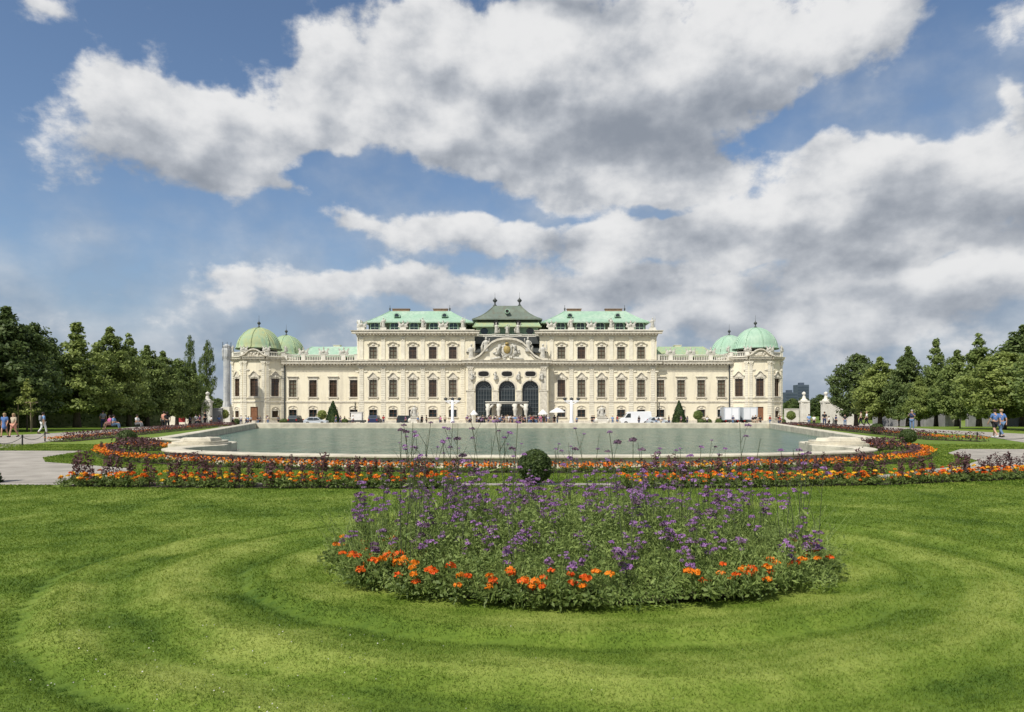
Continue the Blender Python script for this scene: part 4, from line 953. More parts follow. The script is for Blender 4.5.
# ------------------------------------------------------------------ people
def skin_mesh(name, verts, edges, rad, mats, sub=1):
    me=bpy.data.meshes.new(name); me.from_pydata(verts,edges,[]); o=bpy.data.objects.new('tmp_figure',me); COL.objects.link(o)
    md=o.modifiers.new('s','SKIN'); md.use_smooth_shade=True
    sv=me.skin_vertices[0].data
    for i,r in enumerate(rad): sv[i].radius=(r,r) if not isinstance(r,tuple) else r
    sv[0].use_root=True
    if sub: sd=o.modifiers.new('d','SUBSURF'); sd.levels=sub; sd.render_levels=sub
    dg=bpy.context.evaluated_depsgraph_get(); ev=o.evaluated_get(dg)
    out=bpy.data.meshes.new_from_object(ev); out.name=name
    out.materials.clear(); out.materials.append(mats)
    bpy.data.objects.remove(o); return out
def skeleton(pose):
    """joint -> position, figure faces +Y, 1.74 m tall"""
    J=dict(pel=(0,0,.96),spi=(0,.01,1.14),che=(0,0,1.33),nec=(0,.0,1.49),hd0=(0,.015,1.56),hd1=(0,.02,1.645),hd2=(0,.01,1.72),nose=(0,.115,1.625))
    for s,S in((-1,'l'),(1,'r')):
        J['sh'+S]=(s*.185,0,1.42); J['hp'+S]=(s*.095,0,.90)
        if pose=='walk':
            f=.5*s
            J['kn'+S]=(s*.1,.05+.22*f,.50); J['an'+S]=(s*.09,-.02+.5*f-(.06 if f<0 else 0),.10 if f>0 else .14); J['to'+S]=(s*.1,J['an'+S][1]+.16,.035 if f>0 else .03)
            J['el'+S]=(s*.25,-.02-.18*f,1.15); J['wr'+S]=(s*.26,.06-.3*f,.93)
        elif pose=='stand':
            J['kn'+S]=(s*.11,.03,.50); J['an'+S]=(s*.12,-.02,.09); J['to'+S]=(s*.14,.15,.035)
            J['el'+S]=(s*.26,-.03,1.15); J['wr'+S]=(s*.24,.08,.93)
        elif pose=='photo':     # standing, both hands raised before the face
            J['kn'+S]=(s*.11,.03,.50); J['an'+S]=(s*.12,-.02,.09); J['to'+S]=(s*.14,.15,.035)
            J['el'+S]=(s*.26,.15,1.2); J['wr'+S]=(s*.1,.33,1.42)
        elif pose=='sit':       # sitting low, knees drawn up
            J['kn'+S]=(s*.14,.42,.98); J['an'+S]=(s*.12,.50,.56); J['to'+S]=(s*.12,.66,.5)
            J['el'+S]=(s*.26,.12,1.15); J['wr'+S]=(s*.15,.36,1.06)
        w=Vector(J['wr'+S]); e=Vector(J['el'+S]); d=(w-e).normalized(); side=Vector((0,1,0)) if abs(d.y)<.8 else Vector((1,0,0))
        J['pa'+S]=tuple(w+d*.07)
        for k,(o,L) in enumerate(((-.032,.075),(-.011,.09),(.011,.085),(.032,.065))): J['f%d%s'%(k,S)]=tuple(w+d*(.09+L)+side*o+Vector((-s*.02,0,0)))
        J['th'+S]=tuple(w+d*.075+side*.065)
    if pose=='sit':
        for k in J: J[k]=(J[k][0],J[k][1],J[k][2]-.44)
        for S in 'lr':
            J['an'+S]=(J['an'+S][0],J['an'+S][1],.09); J['to'+S]=(J['to'+S][0],J['to'+S][1],.03)
    return J
R0=dict(pel=.135,spi=.125,che=(.15,.12),nec=.055,hd0=.075,hd1=.098,hd2=.06,nose=.014)
for S in 'lr':
    R0.update({'sh'+S:.062,'el'+S:.043,'wr'+S:.028,'pa'+S:(.036,.02),'hp'+S:.092,'kn'+S:.062,'an'+S:.04,'to'+S:.032,'th'+S:.010})
    for k in range(4): R0['f%d%s'%(k,S)]=.009
E0=[('pel','spi'),('spi','che'),('che','nec'),('nec','hd0'),('hd0','hd1'),('hd1','hd2'),('hd1','nose')]
for S in 'lr': E0+=[('che','sh'+S),('sh'+S,'el'+S),('el'+S,'wr'+S),('wr'+S,'pa'+S),('pel','hp'+S),('hp'+S,'kn'+S),('kn'+S,'an'+S),('an'+S,'to'+S),('wr'+S,'th'+S)]+[('pa'+S,'f%d%s'%(k,S)) for k in range(4)]
BODY={}
def body_mesh(pose):
    if pose in BODY: return BODY[pose]
    J=skeleton(pose); ks=list(J); ks.remove('pel'); ks=['pel']+ks; ix={k:i for i,k in enumerate(ks)}
    BODY[pose]=skin_mesh('person',[J[k] for k in ks],[(ix[a],ix[b]) for a,b in E0],[R0[k] for k in ks],MT['skin']); return BODY[pose]
def lerp(a,b,t): return tuple(a[i]+(b[i]-a[i])*t for i in range(3))
CLO={}
def cloth_mesh(pose,kind,mat):
    key=(pose,kind,mat)
    if key in CLO: return CLO[key]
    J=skeleton(pose); V=[];E=[];R=[]
    def a(p,r): V.append(p); R.append(r); return len(V)-1
    if kind in('shirt','dress'):
        c=a(J['che'],(.172,.142)); p=a(lerp(J['pel'],J['spi'],.1),.15); s=a(J['spi'],.146); n=a(lerp(J['che'],J['nec'],.8),.075); E+=[(c,s),(s,p),(c,n)]
        for S in 'lr': q=a(J['sh'+S],.082); e=a(lerp(J['sh'+S],J['el'+S],.85),.064); E+=[(c,q),(q,e)]
        if kind=='dress':
            k=lerp(lerp(J['knl'],J['knr'],.5),J['pel'],.1); q=a(k,.21); E.append((p,q))
    else:
        p=a(J['pel'],.152)
        t=.72 if kind=='shorts' else 1.0
        for S in 'lr':
            h=a(J['hp'+S],.108); E.append((p,h))
            if kind=='shorts': k=a(lerp(J['hp'+S],J['kn'+S],.85),.088); E.append((h,k))
            else: k=a(J['kn'+S],.076); n=a(lerp(J['kn'+S],J['an'+S],.93),.058); E+=[(h,k),(k,n)]
    CLO[key]=skin_mesh(kind,V,E,R,MT[mat]); return CLO[key]
HAIR={}
def hair_mesh(pose,mat,long):
    key=(pose,mat,long)
    if key in HAIR: return HAIR[key]
    J=skeleton(pose); c=J['hd1']; mb=MB()
    mb.blob((c[0],c[1]-.022,c[2]+.028),(.112,.118,.105),12,8)
    if long: mb.tube([(c[0],c[1]-.07,c[2]+.02),(c[0],c[1]-.115,c[2]-.1),(c[0],c[1]-.11,c[2]-.26)],[.08,.085,.03],9)
    HAIR[key]=mb.mesh('hair',MT[mat],True); return HAIR[key]
def person(X,D,label,top,low,lowkind='trousers',pose='stand',rz=0,hair='hair_d',long=False,h=1.74,z=None,extra=None,group=None,detail=False):
    o=link('person',body_mesh(pose)); o.location=(X,D,(ground_z(D) if z is None else z)); o.rotation_euler=(0,0,rz); s=h/1.74; o.scale=(s,s,s)
    link('dress' if lowkind=='dress' else 'shirt',cloth_mesh(pose,'dress' if lowkind=='dress' else 'shirt',top),o)
    if lowkind!='dress': link(lowkind,cloth_mesh(pose,lowkind,low),o)
    link('hair',hair_mesh(pose,hair,long),o)
    if detail:
        J=skeleton(pose); e=MB()
        for s_ in(-1,1): e.blob((s_*.034,J['hd1'][1]+.086,J['hd1'][2]+.008),(.013,.008,.008),6,4)
        e.build('eyes',MT['eye'],o); m=MB(); m.tube([(-.025,J['hd1'][1]+.088,J['hd1'][2]-.06),(0,J['hd1'][1]+.094,J['hd1'][2]-.062),(.025,J['hd1'][1]+.088,J['hd1'][2]-.06)],.006,5); m.build('mouth',MT['c_salmon'],o)
        f=MB()
        for S in 'lr':
            a_,t_2=Vector(J['an'+S]),Vector(J['to'+S]); f.tube([a_+Vector((0,-.05,-.05)),(a_+t_2)/2+Vector((0,0,-.02)),t_2+Vector((0,.04,0))],[.045,.05,.04],8)
        f.build('shoes',MT['c_black'] if not extra=='white_shoes' else MT['c_white'],o,True)
    if extra=='backpack':
        J=skeleton(pose); b=MB(); b.lathe([(.10,0),(.15,.06),(.15,.34),(.10,.42)],(0,-.2,1.08),10,squash=(1,.7)); b.build('backpack',MT['c_grey'],o,True)
    return tag(o,label,'person',group)
GW='visitors walking on the avenues'
D=43; person(sx(995,D),D,'person in blue T-shirt and black shorts, left one of the walking couple','c_blue','c_black','shorts','walk',0.05,'hair_d',h=1.76,detail=True,extra='white_shoes')
person(sx(1003.5,D),D+.2,'person in blue T-shirt and jeans, right one of the walking couple','c_blue','c_denim','trousers','walk',0.0,'hair_b',h=1.76,detail=True)
D=60; person(sx(912,D),D,'person in dark top and light jeans standing on the right avenue','c_navy','c_denim','trousers','photo',2.4,'hair_g',h=1.78,detail=True)
D=78; person(sx(861,D),D,'person in pale yellow top beneath the right trees','c_beige','c_black','trousers','walk',1.2,'hair_d',detail=True)
person(sx(869.5,D),D+.6,'person in white top beneath the right trees','c_white','c_black','trousers','walk',1.2,'hair_b',detail=True)
person(sx(824.5,85),85,'person in dark clothes by the right gate pillar','c_black','c_navy','trousers','stand',2.8,'hair_d',h=1.85,detail=True)
D=90
person(sx(899,D),D,'person in black standing in the shade by a thin sapling','c_black','c_black','trousers','stand',1.0,'hair_d')
D=43.5; person(sx(4.5,D),D,'fair haired person in a blue dress walking at the far left','c_blue','c_blue','dress','walk',3.3,'hair_b',True,1.52,detail=True)
person(sx(12.5,D),D+.1,'long haired person in pale top and shorts, beside the one in blue dress','c_beige','c_salmon','shorts','walk',3.0,'hair_b',True,1.50,detail=True)
D=50; person(sx(43,D),D,'person with grey backpack, blue top and white trousers on the left path','c_sky','c_white','trousers','walk',-.5,'hair_d',False,1.56,extra='backpack',detail=True)
D=62; person(sx(110,D),D,'person in a pink skirt sitting at the left lawn edge','c_pink','c_pink','dress','sit',2.6,'hair_d',True,1.7,z=0.02)
person(sx(115.5,D),D-.3,'person in pale blue sitting right of the one in pink','c_sky','c_denim','trousers','sit',-1.4,'hair_d',False,1.75,z=0.02)
D=66; person(sx(137,D),D,'person in a white top sitting alone by the left flower border','c_white','c_grey','trousers','sit',-1.6,'hair_d',False,1.75,z=.02)
D=59; person(sx(164,D),D,'person in a salmon top standing by the left pool border','c_salmon','c_black','trousers','stand',-.3,'hair_d',False,1.66,detail=True)
person(sx(169,D),D-.3,'person in all black standing beside the one in salmon','c_black','c_black','trousers','stand',.4,'hair_d',True,1.6,detail=True)
D=71; person(sx(200,D),D,'person in dark red sitting on the left pool rim','c_purple','c_black','trousers','sit',1.9,'hair_d',True,1.72,z=.1)
person(sx(205,82),82,'tall person in black at the left end of the forecourt','c_black','c_black','trousers','stand',1.5,'hair_d',False,1.85)
person(sx(103,64),64,'person in grey half hidden behind the sitting pair','c_grey','c_navy','trousers','stand',.5,'hair_d',False,1.7)
# the crowd before the portal
cols=[('c_white','white'),('c_black','black'),('c_grey','grey'),('c_navy','navy'),('c_red','red'),('c_beige','beige'),('c_sky','light blue'),('c_purple','plum'),('c_pink','pink'),('c_green','green')]
cw=[8,9,5,6,3,4,4,5,2,2]; pr=random.Random(3)
spots=[(pr.gauss(0,1)*22+512,pr.uniform(123,133)) for _ in range(58)]+[(pr.uniform(465,560),pr.uniform(123,133)) for _ in range(30)]
for px,D in spots:
    if not 462<px<570: continue
    c,nm=pr.choices(cols,cw)[0]; lk=pr.choice(['trousers','trousers','shorts','dress'])
    person(sx(px,D),D,'distant visitor in %s %s in the crowd before the palace portal'%(nm,{'trousers':'top and trousers','shorts':'top and shorts','dress':'dress'}[lk]),c,pr.choice(['c_black','c_navy','c_denim','c_beige']) if lk!='dress' else c,lk,pr.choice(['stand','walk','stand','photo']),pr.uniform(0,6.28),pr.choice(['hair_d','hair_d','hair_b','hair_g']),pr.random()<.4,pr.uniform(1.6,1.88),group='crowd before the palace portal')
for px,D,c,nm,where in [(422,127,'c_black','black','right of the left statue'),(426.5,126,'c_black','dark','second right of the left statue'),(440,128,'c_grey','grey','left of the left white lamp mast'),(445,128,'c_beige','beige','nearest the left white lamp mast'),
        (383.5,127,'c_red','red','between the dark van and the car'),(594,127,'c_black','black','left of the right statue'),(639,124,'c_black','black','in front of the white van'),(733,124,'c_navy','navy','before the first truck'),
        (246,124,'c_white','white','by the russet door of the left pavilion'),(258,124,'c_black','black','right of the left russet door'),(233,123,'c_white','pale','by the left standard tree'),(241,125,'c_white','cream','left of the russet door'),(268,126,'c_beige','beige','under the left pavilion window'),
        (770,122,'c_red','red','right of the right russet door'),(779,123,'c_black','black','at the right palace corner'),(196,100,'c_white','white','on the left forecourt edge'),(211,108,'c_white','white','below the left gate pillar'),(190,104,'c_navy','navy','left forecourt near the trees'),
        (219,112,'c_blue','blue','left of the standard tree'),(814,104,'c_white','white','between the right gate pillars'),(829,108,'c_white','white','before the right gate wall'),(836,104,'c_navy','navy','right of the gate wall'),(809,100,'c_sky','light blue','beside the first right gate pillar'),(845,100,'c_black','black','near the first tree on the right')]:
    person(sx(px,D),D,'distant visitor in %s %s'%(nm,where),c,pr.choice(['c_black','c_navy','c_denim']),'trousers',pr.choice(['stand','walk']),pr.uniform(0,6.28),'hair_d',False,pr.uniform(1.68,1.85),group='visitors scattered on the forecourt')

for k in range(34):
    px=pr.choice([pr.uniform(238,460),pr.uniform(575,785)]); D=pr.uniform(118,131); c,nm=pr.choices(cols,cw)[0]
    person(sx(px,D),D,'distant visitor in a %s top strolling along the palace front'%nm,c,pr.choice(['c_black','c_navy','c_denim','c_beige']),pr.choice(['trousers','shorts']),pr.choice(['walk','stand','walk']),pr.uniform(0,6.28),pr.choice(['hair_d','hair_b']),pr.random()<.3,pr.uniform(1.62,1.86),group='visitors strolling along the palace front')
# ------------------------------------------------------------------ vehicles
def wheels(o,xs_,r,w,half):
    for x in xs_:
        for s in(-1,1):
            m=MB(); m.lathe([(r*.55,-w/2),(r*.93,-w/2),(r,-w*.3),(r,w*.3),(r*.93,w/2),(r*.55,w/2)],(0,0,0),18); m.v=[(x+a,s*(half-w/2)+c,r+b) for a,b,c in m.v]
            wo_=m.build('wheel',MT['tyre'],o,True); q=MB(); q.lathe([(r*.1,-w*.52),(r*.56,-w*.5),(r*.56,w*.5),(r*.1,w*.52)],(0,0,0),14); q.v=[(x+a,s*(half-w/2)+c,r+b) for a,b,c in q.v]; q.build('rim',MT['rimw'],wo_)
def vehicle(kind,X,D,rz,paint,label,cat,name):
    o=empty(name,(X,D,ground_z(D)+.012),rz); b=MB(); g=MB()
    if kind=='car': prof=[(-2.1,.3),(2.1,.3),(2.15,.62),(1.95,.82),(1.1,.92),(.45,1.42),(-1.1,1.46),(-1.9,1.0),(-2.15,.9)]; W=.86; wn=[[(.95,.93),(.42,1.34),(-.25,1.36),(-.25,.93)],[(-.32,.93),(-.32,1.36),(-1.05,1.37),(-1.5,.97)]]; wx=(-1.3,1.35); r=.32
    if kind=='suv': prof=[(-2.2,.35),(2.2,.35),(2.25,.85),(2.1,1.05),(1.2,1.12),(.6,1.72),(-1.9,1.76),(-2.2,1.15)]; W=.93; wn=[[(1.02,1.14),(.55,1.64),(-.3,1.66),(-.3,1.14)],[(-.37,1.14),(-.37,1.66),(-1.8,1.66),(-1.95,1.2)]]; wx=(-1.4,1.4); r=.36
    if kind=='van': prof=[(-2.9,.35),(2.75,.35),(2.85,.8),(2.7,1.15),(2.2,1.3),(1.55,2.25),(1.2,2.45),(-2.85,2.5),(-2.95,1.2)]; W=1.0; wn=[[(2.02,1.34),(1.5,2.1),(.95,2.12),(.95,1.34)]]; wx=(-1.8,1.85); r=.36
    n_=len(prof); c=[(-1,0),(1,0)]
    bv=[(x,s*W*(1 if z<1.0 or kind=='van' else .86),z) for s in(-1,1) for x,z in prof]
    b.add(bv,[tuple(range(n_)),tuple(range(2*n_-1,n_-1,-1))]+[(i,n_+i,n_+(i+1)%n_,(i+1)%n_) for i in range(n_)])
    bo=b.build('body',MT[paint],o)
    md=bo.modifiers.new('bevel','BEVEL'); md.width=.06; md.segments=2
    for s in(-1,1):
        for w_ in wn:
            wb_=MB(); k=.885 if kind!='van' else 1.012
            yy=[s*W*(k+.0) if kind=='van' else s*W*(1.012 if z<1.0 else (.885)) for x,z in w_]
            wb_.add([(x,y_,z) for (x,z),y_ in zip(w_,yy)],[(0,1,2,3)] if s<0 else [(3,2,1,0)]); wb_.build('side_window',MT['car_glass'],o)
    i=[k for k in range(n_) if prof[k][1]>=.9][0 if kind=='car' else 1]
    fr={'car':((1.1,.92),(.45,1.42)),'suv':((1.2,1.12),(.6,1.72)),'van':((2.2,1.3),(1.55,2.25))}[kind]
    (xa,za),(xb,zb_)=fr; nx_=zb_-za; nz_=xa-xb; L=math.hypot(nx_,nz_); ox,oz=nx_/L*.012,nz_/L*.012
    q=MB(); pt=lambda t,y:(xa+(xb-xa)*t+ox,y,za+(zb_-za)*t+oz); q.quad(pt(.08,-W*.78),pt(.08,W*.78),pt(.92,W*.74),pt(.92,-W*.74)); q.build('windscreen',MT['car_glass'],o)
    rb={'car':((-2.15,.9),(-1.9,1.0),(-1.1,1.46)),'suv':((-2.2,1.15),(-2.2,1.15),(-1.9,1.76)),'van':((-2.95,1.2),(-2.95,1.2),(-2.85,2.5))}[kind]
    (xa,za),(xb,zb_)=rb[1],rb[2]; q=MB(); pt=lambda t,y:(xa+(xb-xa)*t-.012,y,za+(zb_-za)*t+.012); q.quad(pt(.12,W*.72),pt(.12,-W*.72),pt(.85,-W*.68),pt(.85,W*.68)); q.build('rear_window',MT['car_glass'],o)
    for s in(-1,1):
        fx=max(p[0] for p in prof); l=MB(); l.box(fx-.12,fx+.02,s*W*.7-.14,s*W*.7+.14,.62,.78); l.build('headlight',MT['lamp_w'],o)
        bx_=min(p[0] for p in prof); l=MB(); l.box(bx_-.02,bx_+.12,s*W*.8-.1,s*W*.8+.1,.8,1.1); l.build('tail_light',MT['lamp_r'],o)
    wheels(o,wx,r,.22,W+.02)
    return tag(o,label,cat)
def truck(X,D,rz,label,tone_):
    o=empty('box_truck',(X,D,ground_z(D)+.012),rz); b=MB(); b.box(-2.0,1.2,-1.1,1.1,.85,2.95); cb=b.build('cargo_box',MT[tone_],o)
    f=MB(); 
    for s in(-1,1):
        for x in(-2.0,1.2): f.box(x-.04,x+.04,s*1.1-.04,s*1.1+.04,.8,2.98)
        for z in(.85,2.95): f.box(-2.0,1.2,s*1.1-.04,s*1.1+.04,z-.04,z+.04)
    f.build('box_edge',MT['p_silver'],o)
    o.scale=(1.1,1.25,1.1); f=MB(); f.box(-2.03,-2.005,-.95,-.04,.95,2.8); f.box(-2.03,-2.005,.04,.95,.95,2.8); f.build('rear_door',MT['c_grey'] if tone_=='x' else MT['p_white'],o)
    for s in(-1,1): f=MB(); f.box(-2.06,-1.98,s*.85-.12,s*.85+.12,.62,.78); f.build('tail_light',MT['lamp_r'],o)
    c=MB(); pf=[(1.3,.5),(2.75,.5),(2.85,1.2),(2.55,2.05),(2.3,2.3),(1.3,2.3)]; n_=len(pf)
    c.add([(x,s*1.0,z) for s in(-1,1) for x,z in pf],[tuple(range(n_)),tuple(range(2*n_-1,n_-1,-1))]+[(i,n_+i,n_+(i+1)%n_,(i+1)%n_) for i in range(n_)]); c.build('cab',MT['p_silver'],o)
    for s in(-1,1): g=MB(); g.add([(1.6,s*1.012,1.3),(2.6,s*1.012,1.3),(2.42,s*1.012,2.05),(1.6,s*1.012,2.05)],[(0,1,2,3)] if s<0 else [(3,2,1,0)]); g.build('side_window',MT['car_glass'],o)
    ch=MB(); ch.box(-2.0,2.6,-.5,.5,.45,.8); ch.build('chassis',MT['lead'],o); wheels(o,(-1.2,2.05),.4,.26,1.0)
    return tag(o,label,'truck')
truck(sx(729.5,127),127,1.45,'silver white box truck, left one of two behind the pool','p_silver')
truck(sx(745.5,128.5),128.5,1.62,'pale box truck, right one of two beside the russet door','wrap' if False else 'p_silver')
vehicle('van',sx(635,127.5),127.5,math.pi,'p_white','white delivery van parked before the right palace wing','van','delivery_van')
vehicle('car',sx(658,126),126,0,'p_silver','pale silver car parked behind the white van','car','parked_car')
vehicle('suv',sx(375,127),127,math.pi/2,'p_blue','dark blue car seen from the front below the left block','car','parked_car')
vehicle('suv',sx(409,127),127,0,'p_dark','dark green grey off-road car left of the left statue','car','parked_car')
vehicle('car',sx(316,126),126,0,'p_silver','silver car beside the left yew cone','car','parked_car')
vehicle('suv',sx(296,126),126,math.pi/2,'p_dark','dark car near the left palace pavilion','car','parked_car')
# white stall with boxes left of the dark blue car
o=empty('market_cart',(sx(357,127),127,ground_z(127)),0); m=MB(); m.box(-1.0,1.0,-.6,.6,.9,2.3); m.box(-1.1,1.1,-.7,.7,2.3,2.4); m.build('cover',MT['canvas'],o)
m=MB(); m.box(-1.5,1.6,-.6,.6,.55,.9); m.build('bed',MT['lead'],o); wheels(o,(-1.0,1.0),.32,.2,.65); tag(o,'small cart with a white cover left of the dark blue car','cart')

# ------------------------------------------------------------------ garden statues, masts, parasols, gate pillars, scaffold
def garden_statue(px,D,label,wide):
    o=empty('garden_statue',(sx(px,D),D,ground_z(D))); m=MB()
    m.box(-.8*wide,.8*wide,-.8,.8,0,.35); m.box(-.6*wide,.6*wide,-.6,.6,.35,1.35); m.box(-.72*wide,.72*wide,-.72,.72,1.35,1.5)
    for s in(-1,1): m.blob((s*.75*wide,-.3,.8),(.45,.35,.5),8,5)
    m.build('plinth',MT['white_stone'],o); f=link('figure',FIG[0],o); f.location=(0,0,1.5); f.scale=(1.05,1.05,1.0); 
    g=link('figure',FIG[3],o); g.location=(0,.1,1.45); g.scale=(.55,.6,.55)
    return tag(o,label,'statue')
garden_statue(414.5,126,'white stone figure on a plinth beside the dark off-road car',1.0)
garden_statue(602,126,'white stone figure on a broad plinth left of the white van',1.35)
def mast(px,D,label):
    o=empty('lamp_mast',(sx(px,D),D,ground_z(D))); m=MB(); m.lathe([(.55,0),(.5,.25),(.32,.9),(.26,1.4),(.22,sz(399.5,D)-ground_z(D))],(0,0,0),12); m.build('post',MT['p_white'],o,True)
    z=sz(400.8,D)-ground_z(D); m=MB(); m.box(-1.25,1.25,-.12,.12,z-.16,z+.1); m.tube([(-1.2,0,z-.1),(0,0,z-.7),(1.2,0,z-.1)],.09,6); m.build('cross_arm',MT['p_white'],o)
    for x in(-1.2,0,1.2): m=MB(); m.lathe([(.1,0),(.3,.1),(.36,.25),(.2,.42),(.05,.5)],(x,0,z+.1),10); m.build('lamp_head',MT['lead'],o,True)
    return tag(o,label,'lamp mast','white lamp masts before the palace')
mast(452.5,120,'left white lamp mast with three dark heads on a cross arm'); mast(571.5,120,'right white lamp mast with three dark heads on a cross arm')
def parasol(px,D,top,w,label):
    o=empty('parasol',(sx(px,D),D,ground_z(D))); H=sz(top,D)-ground_z(D); m=MB(); R=w*D/FOC; m.lathe([(R,H-.95),(R*1.0,H-.8),(R*.5,H-.35),(.06,H)],(0,0,0),8); m.build('canopy',MT['canvas'],o)
    m=MB(); m.tube([(0,0,0),(0,0,H-.1)],.05,8); m.build('pole',MT['lead'],o); m=MB(); m.lathe([(.4,0),(.38,.1),(.1,.16)],(0,0,0),10); m.build('base',MT['lead'],o)
    return tag(o,label,'parasol')
parasol(557.5,125,407.5,8,'white peaked parasol right of the palace portal'); parasol(543,127,409.5,5,'smaller white parasol nearest the portal arch'); parasol(474,127,410,4,'small cream parasol left of the portal')
def pillar(px,D,top,w,label,urn=True):
    o=empty('gate_pillar',(sx(px,D),D,ground_z(D))); H=sz(top,D)-ground_z(D); R=w*D/FOC; m=MB(); h=H*.68
    m.box(-R*1.15,R*1.15,-R*1.15,R*1.15,0,.6); m.box(-R,R,-R,R,.6,h)
    for s in(-1,1): m.box(s*R*1.0-.22,s*R*1.0+.22,-R*1.12,-R*.9,.6,h); m.box(s*R*.35-.2,s*R*.35+.2,-R*1.1,-R,.9,h-.4)
    m.box(-R*1.25,R*1.25,-R*1.25,R*1.25,h,h+.3); m.lathe([(R*1.1,0),(R*1.05,.15),(R*.6,.35),(R*.4,.85)],(0,0,h+.3),14); m.build('shaft',MT['white_stone'],o)
    z=h+1.15; hh=H-z; u=MB(); u.lathe([(R*.3,0),(R*.22,hh*.12),(R*.5,hh*.35),(R*.62,hh*.6),(R*.4,hh*.8),(R*.15,hh*.9),(R*.05,hh)],(0,0,z),12,0,lambda a,k:1+.1*math.sin(3*a)); u.build('urn',MT['white_stone'],o,True)
    return tag(o,label,'gate pillar')
pillar(207.5,118,391.5,3.4,'white gate pillar with a carved top left of the wrapped scaffold')
pillar(804,124,391.5,3.2,'white gate pillar with urn nearest the palace on the right'); pillar(826,116,391.5,3.5,'white gate pillar with urn beside the right gate wall')
def gwall(name,label,D,pts,mat,th=.5):
    m=MB(); P_=lambda u,z,d:(u,D+d,z); gz=ground_z(D); poly=[(sx(p,D),gz if y is None else sz(y,D)) for p,y in pts]; m.pprism(P_,poly,0,th)
    top=[(a,b) for a,b in poly if b>gz+.01]
    for a,b in zip(top,top[1:]): m.pprism(P_,[a,b,(b[0],b[1]+.16),(a[0],a[1]+.16)],-.08,th+.08)
    return tag(m.build(name,MT[mat]),label,'wall')
gwall('gate_wall','sweeping pale wall falling away right of the right gate pillars',118,[(822,None),(822,404),(832,404.5),(838,408),(846,412),(858,414),(858,None)],'white_stone')
gwall('gate_wall','low pale wall between the palace and the right gate pillar',128,[(785,None),(785,409.5),(799,409.5),(799,None)],'white_stone')
gwall('gate_wall','curved pale wall with a niche left of the left gate pillar',119,[(189,None),(189,413),(196,410),(199,406),(203,403.5),(203,None)],'white_stone')
gwall('gate_wall','grey wall between the left gate pillar and the scaffold',121,[(211,None),(211,409),(222,409),(222,None)],'wall_grey')
gwall('cafe_wall','low cream wall beneath the last left avenue trees',123,[(150,None),(150,411.5),(190,411.5),(190,None)],'plaster2')
o=empty('red_panel_stand',(sx(182,120),120,ground_z(120))); m=MB(); m.box(-.55,.55,-.04,.04,.6,2.4); m.build('panel',MT['c_red'],o); m=MB(); m.box(-.6,-.54,-.05,.05,0,2.5); m.box(.54,.6,-.05,.05,0,2.5); m.build('frame',MT['lead'],o); tag(o,'red notice panel in front of the low cream wall on the left','panel')
# garden wall behind the right avenue, two pale gate posts in it
m=MB(); 
for (xa,ya),(xb,yb) in [((57.5,68),(60,90)),((60,92),(62,117))]:
    za,zb_=ground_z(ya),ground_z(yb); h=2.6
    m.add([(xa,ya,za-.1),(xb,yb,zb_-.1),(xb+.5,yb,zb_-.1),(xa+.5,ya,za-.1),(xa,ya,za+h),(xb,yb,zb_+h),(xb+.5,yb,zb_+h),(xa+.5,ya,za+h)],[(0,4,5,1),(1,5,6,2),(2,6,7,3),(3,7,4,0),(4,7,6,5)])
    n_=int(math.hypot(xb-xa,yb-ya)/2.6)
    for k in range(n_+1):
        t=k/n_; x,y=xa+(xb-xa)*t,ya+(yb-ya)*t; z=ground_z(y); m.box(x-.16,x+.02,y-.16,y+.16,z,z+h+.12)
tag(m.build('garden_wall',MT['wall_grey']),'long grey garden wall seen between the right avenue trunks','wall')
for D,px,l in((88,946,'cream gate post standing in the grey garden wall'),(90,973,'narrow cream gate post nearest the couple')):
    o=empty('gate_post',(sx(px,D),D-1.0,ground_z(D))); m=MB(); m.box(-.5,.5,-.4,.4,0,2.6); m.build('post',MT['plaster2'],o); m=MB(); m.box(-.62,.62,-.52,.52,2.6,2.8); m.lathe([(.5,0),(.3,.2),(.05,.35)],(0,0,2.8),4); m.build('cap',MT['trim'],o); tag(o,l,'gate post')
# wrapped scaffold beside the left pavilion
D=131; o=empty('scaffold_tower',(sx(226.8,D),D,ground_z(D))); g0=ground_z(D); m=MB(); R=3.4*D/FOC
m.box(-R*1.45,R*1.45,-R*1.3,R*1.3,0,sz(411,D)-g0); m.box(-R*1.25,R*1.25,-R*1.2,R*1.2,sz(411,D)-g0,sz(407,D)-g0); m.build('plinth',MT['white_stone'],o)
w_=lambda a,k:1+.05*math.sin(4*a+k)+.03*math.sin(9*a+2*k)
m=MB(); z0=sz(407,D)-g0; z1=sz(344,D)-g0; m.lathe([(R*1.15,z0),(R*.95,z0+1.2),(R*.98,z0+4),(R*.95,z0+7),(R*1.0,z1-3),(R*1.25,z1-2.4),(R*1.3,z1-1.2),(R*.9,z1-.3),(R*.3,z1)],(0,0,0),12,0,w_); m.build('wrapping',MT['wrap'],o)
m=MB()
for k in range(6): a=1.05*k; m.tube([(math.cos(a)*R*1.3,math.sin(a)*R*1.3,z1-3.2),(math.cos(a)*R*1.3,math.sin(a)*R*1.3,z1+.35)],.03,5)
for z in(z1-.6,): m.tube([(math.cos(1.05*k)*R*1.3,math.sin(1.05*k)*R*1.3,z) for k in range(7)],.04,5)
m.build('scaffold_pole',MT['lead'],o); tag(o,'tall scaffold wrapped in pale grey sheeting beside the left pavilion','scaffold')
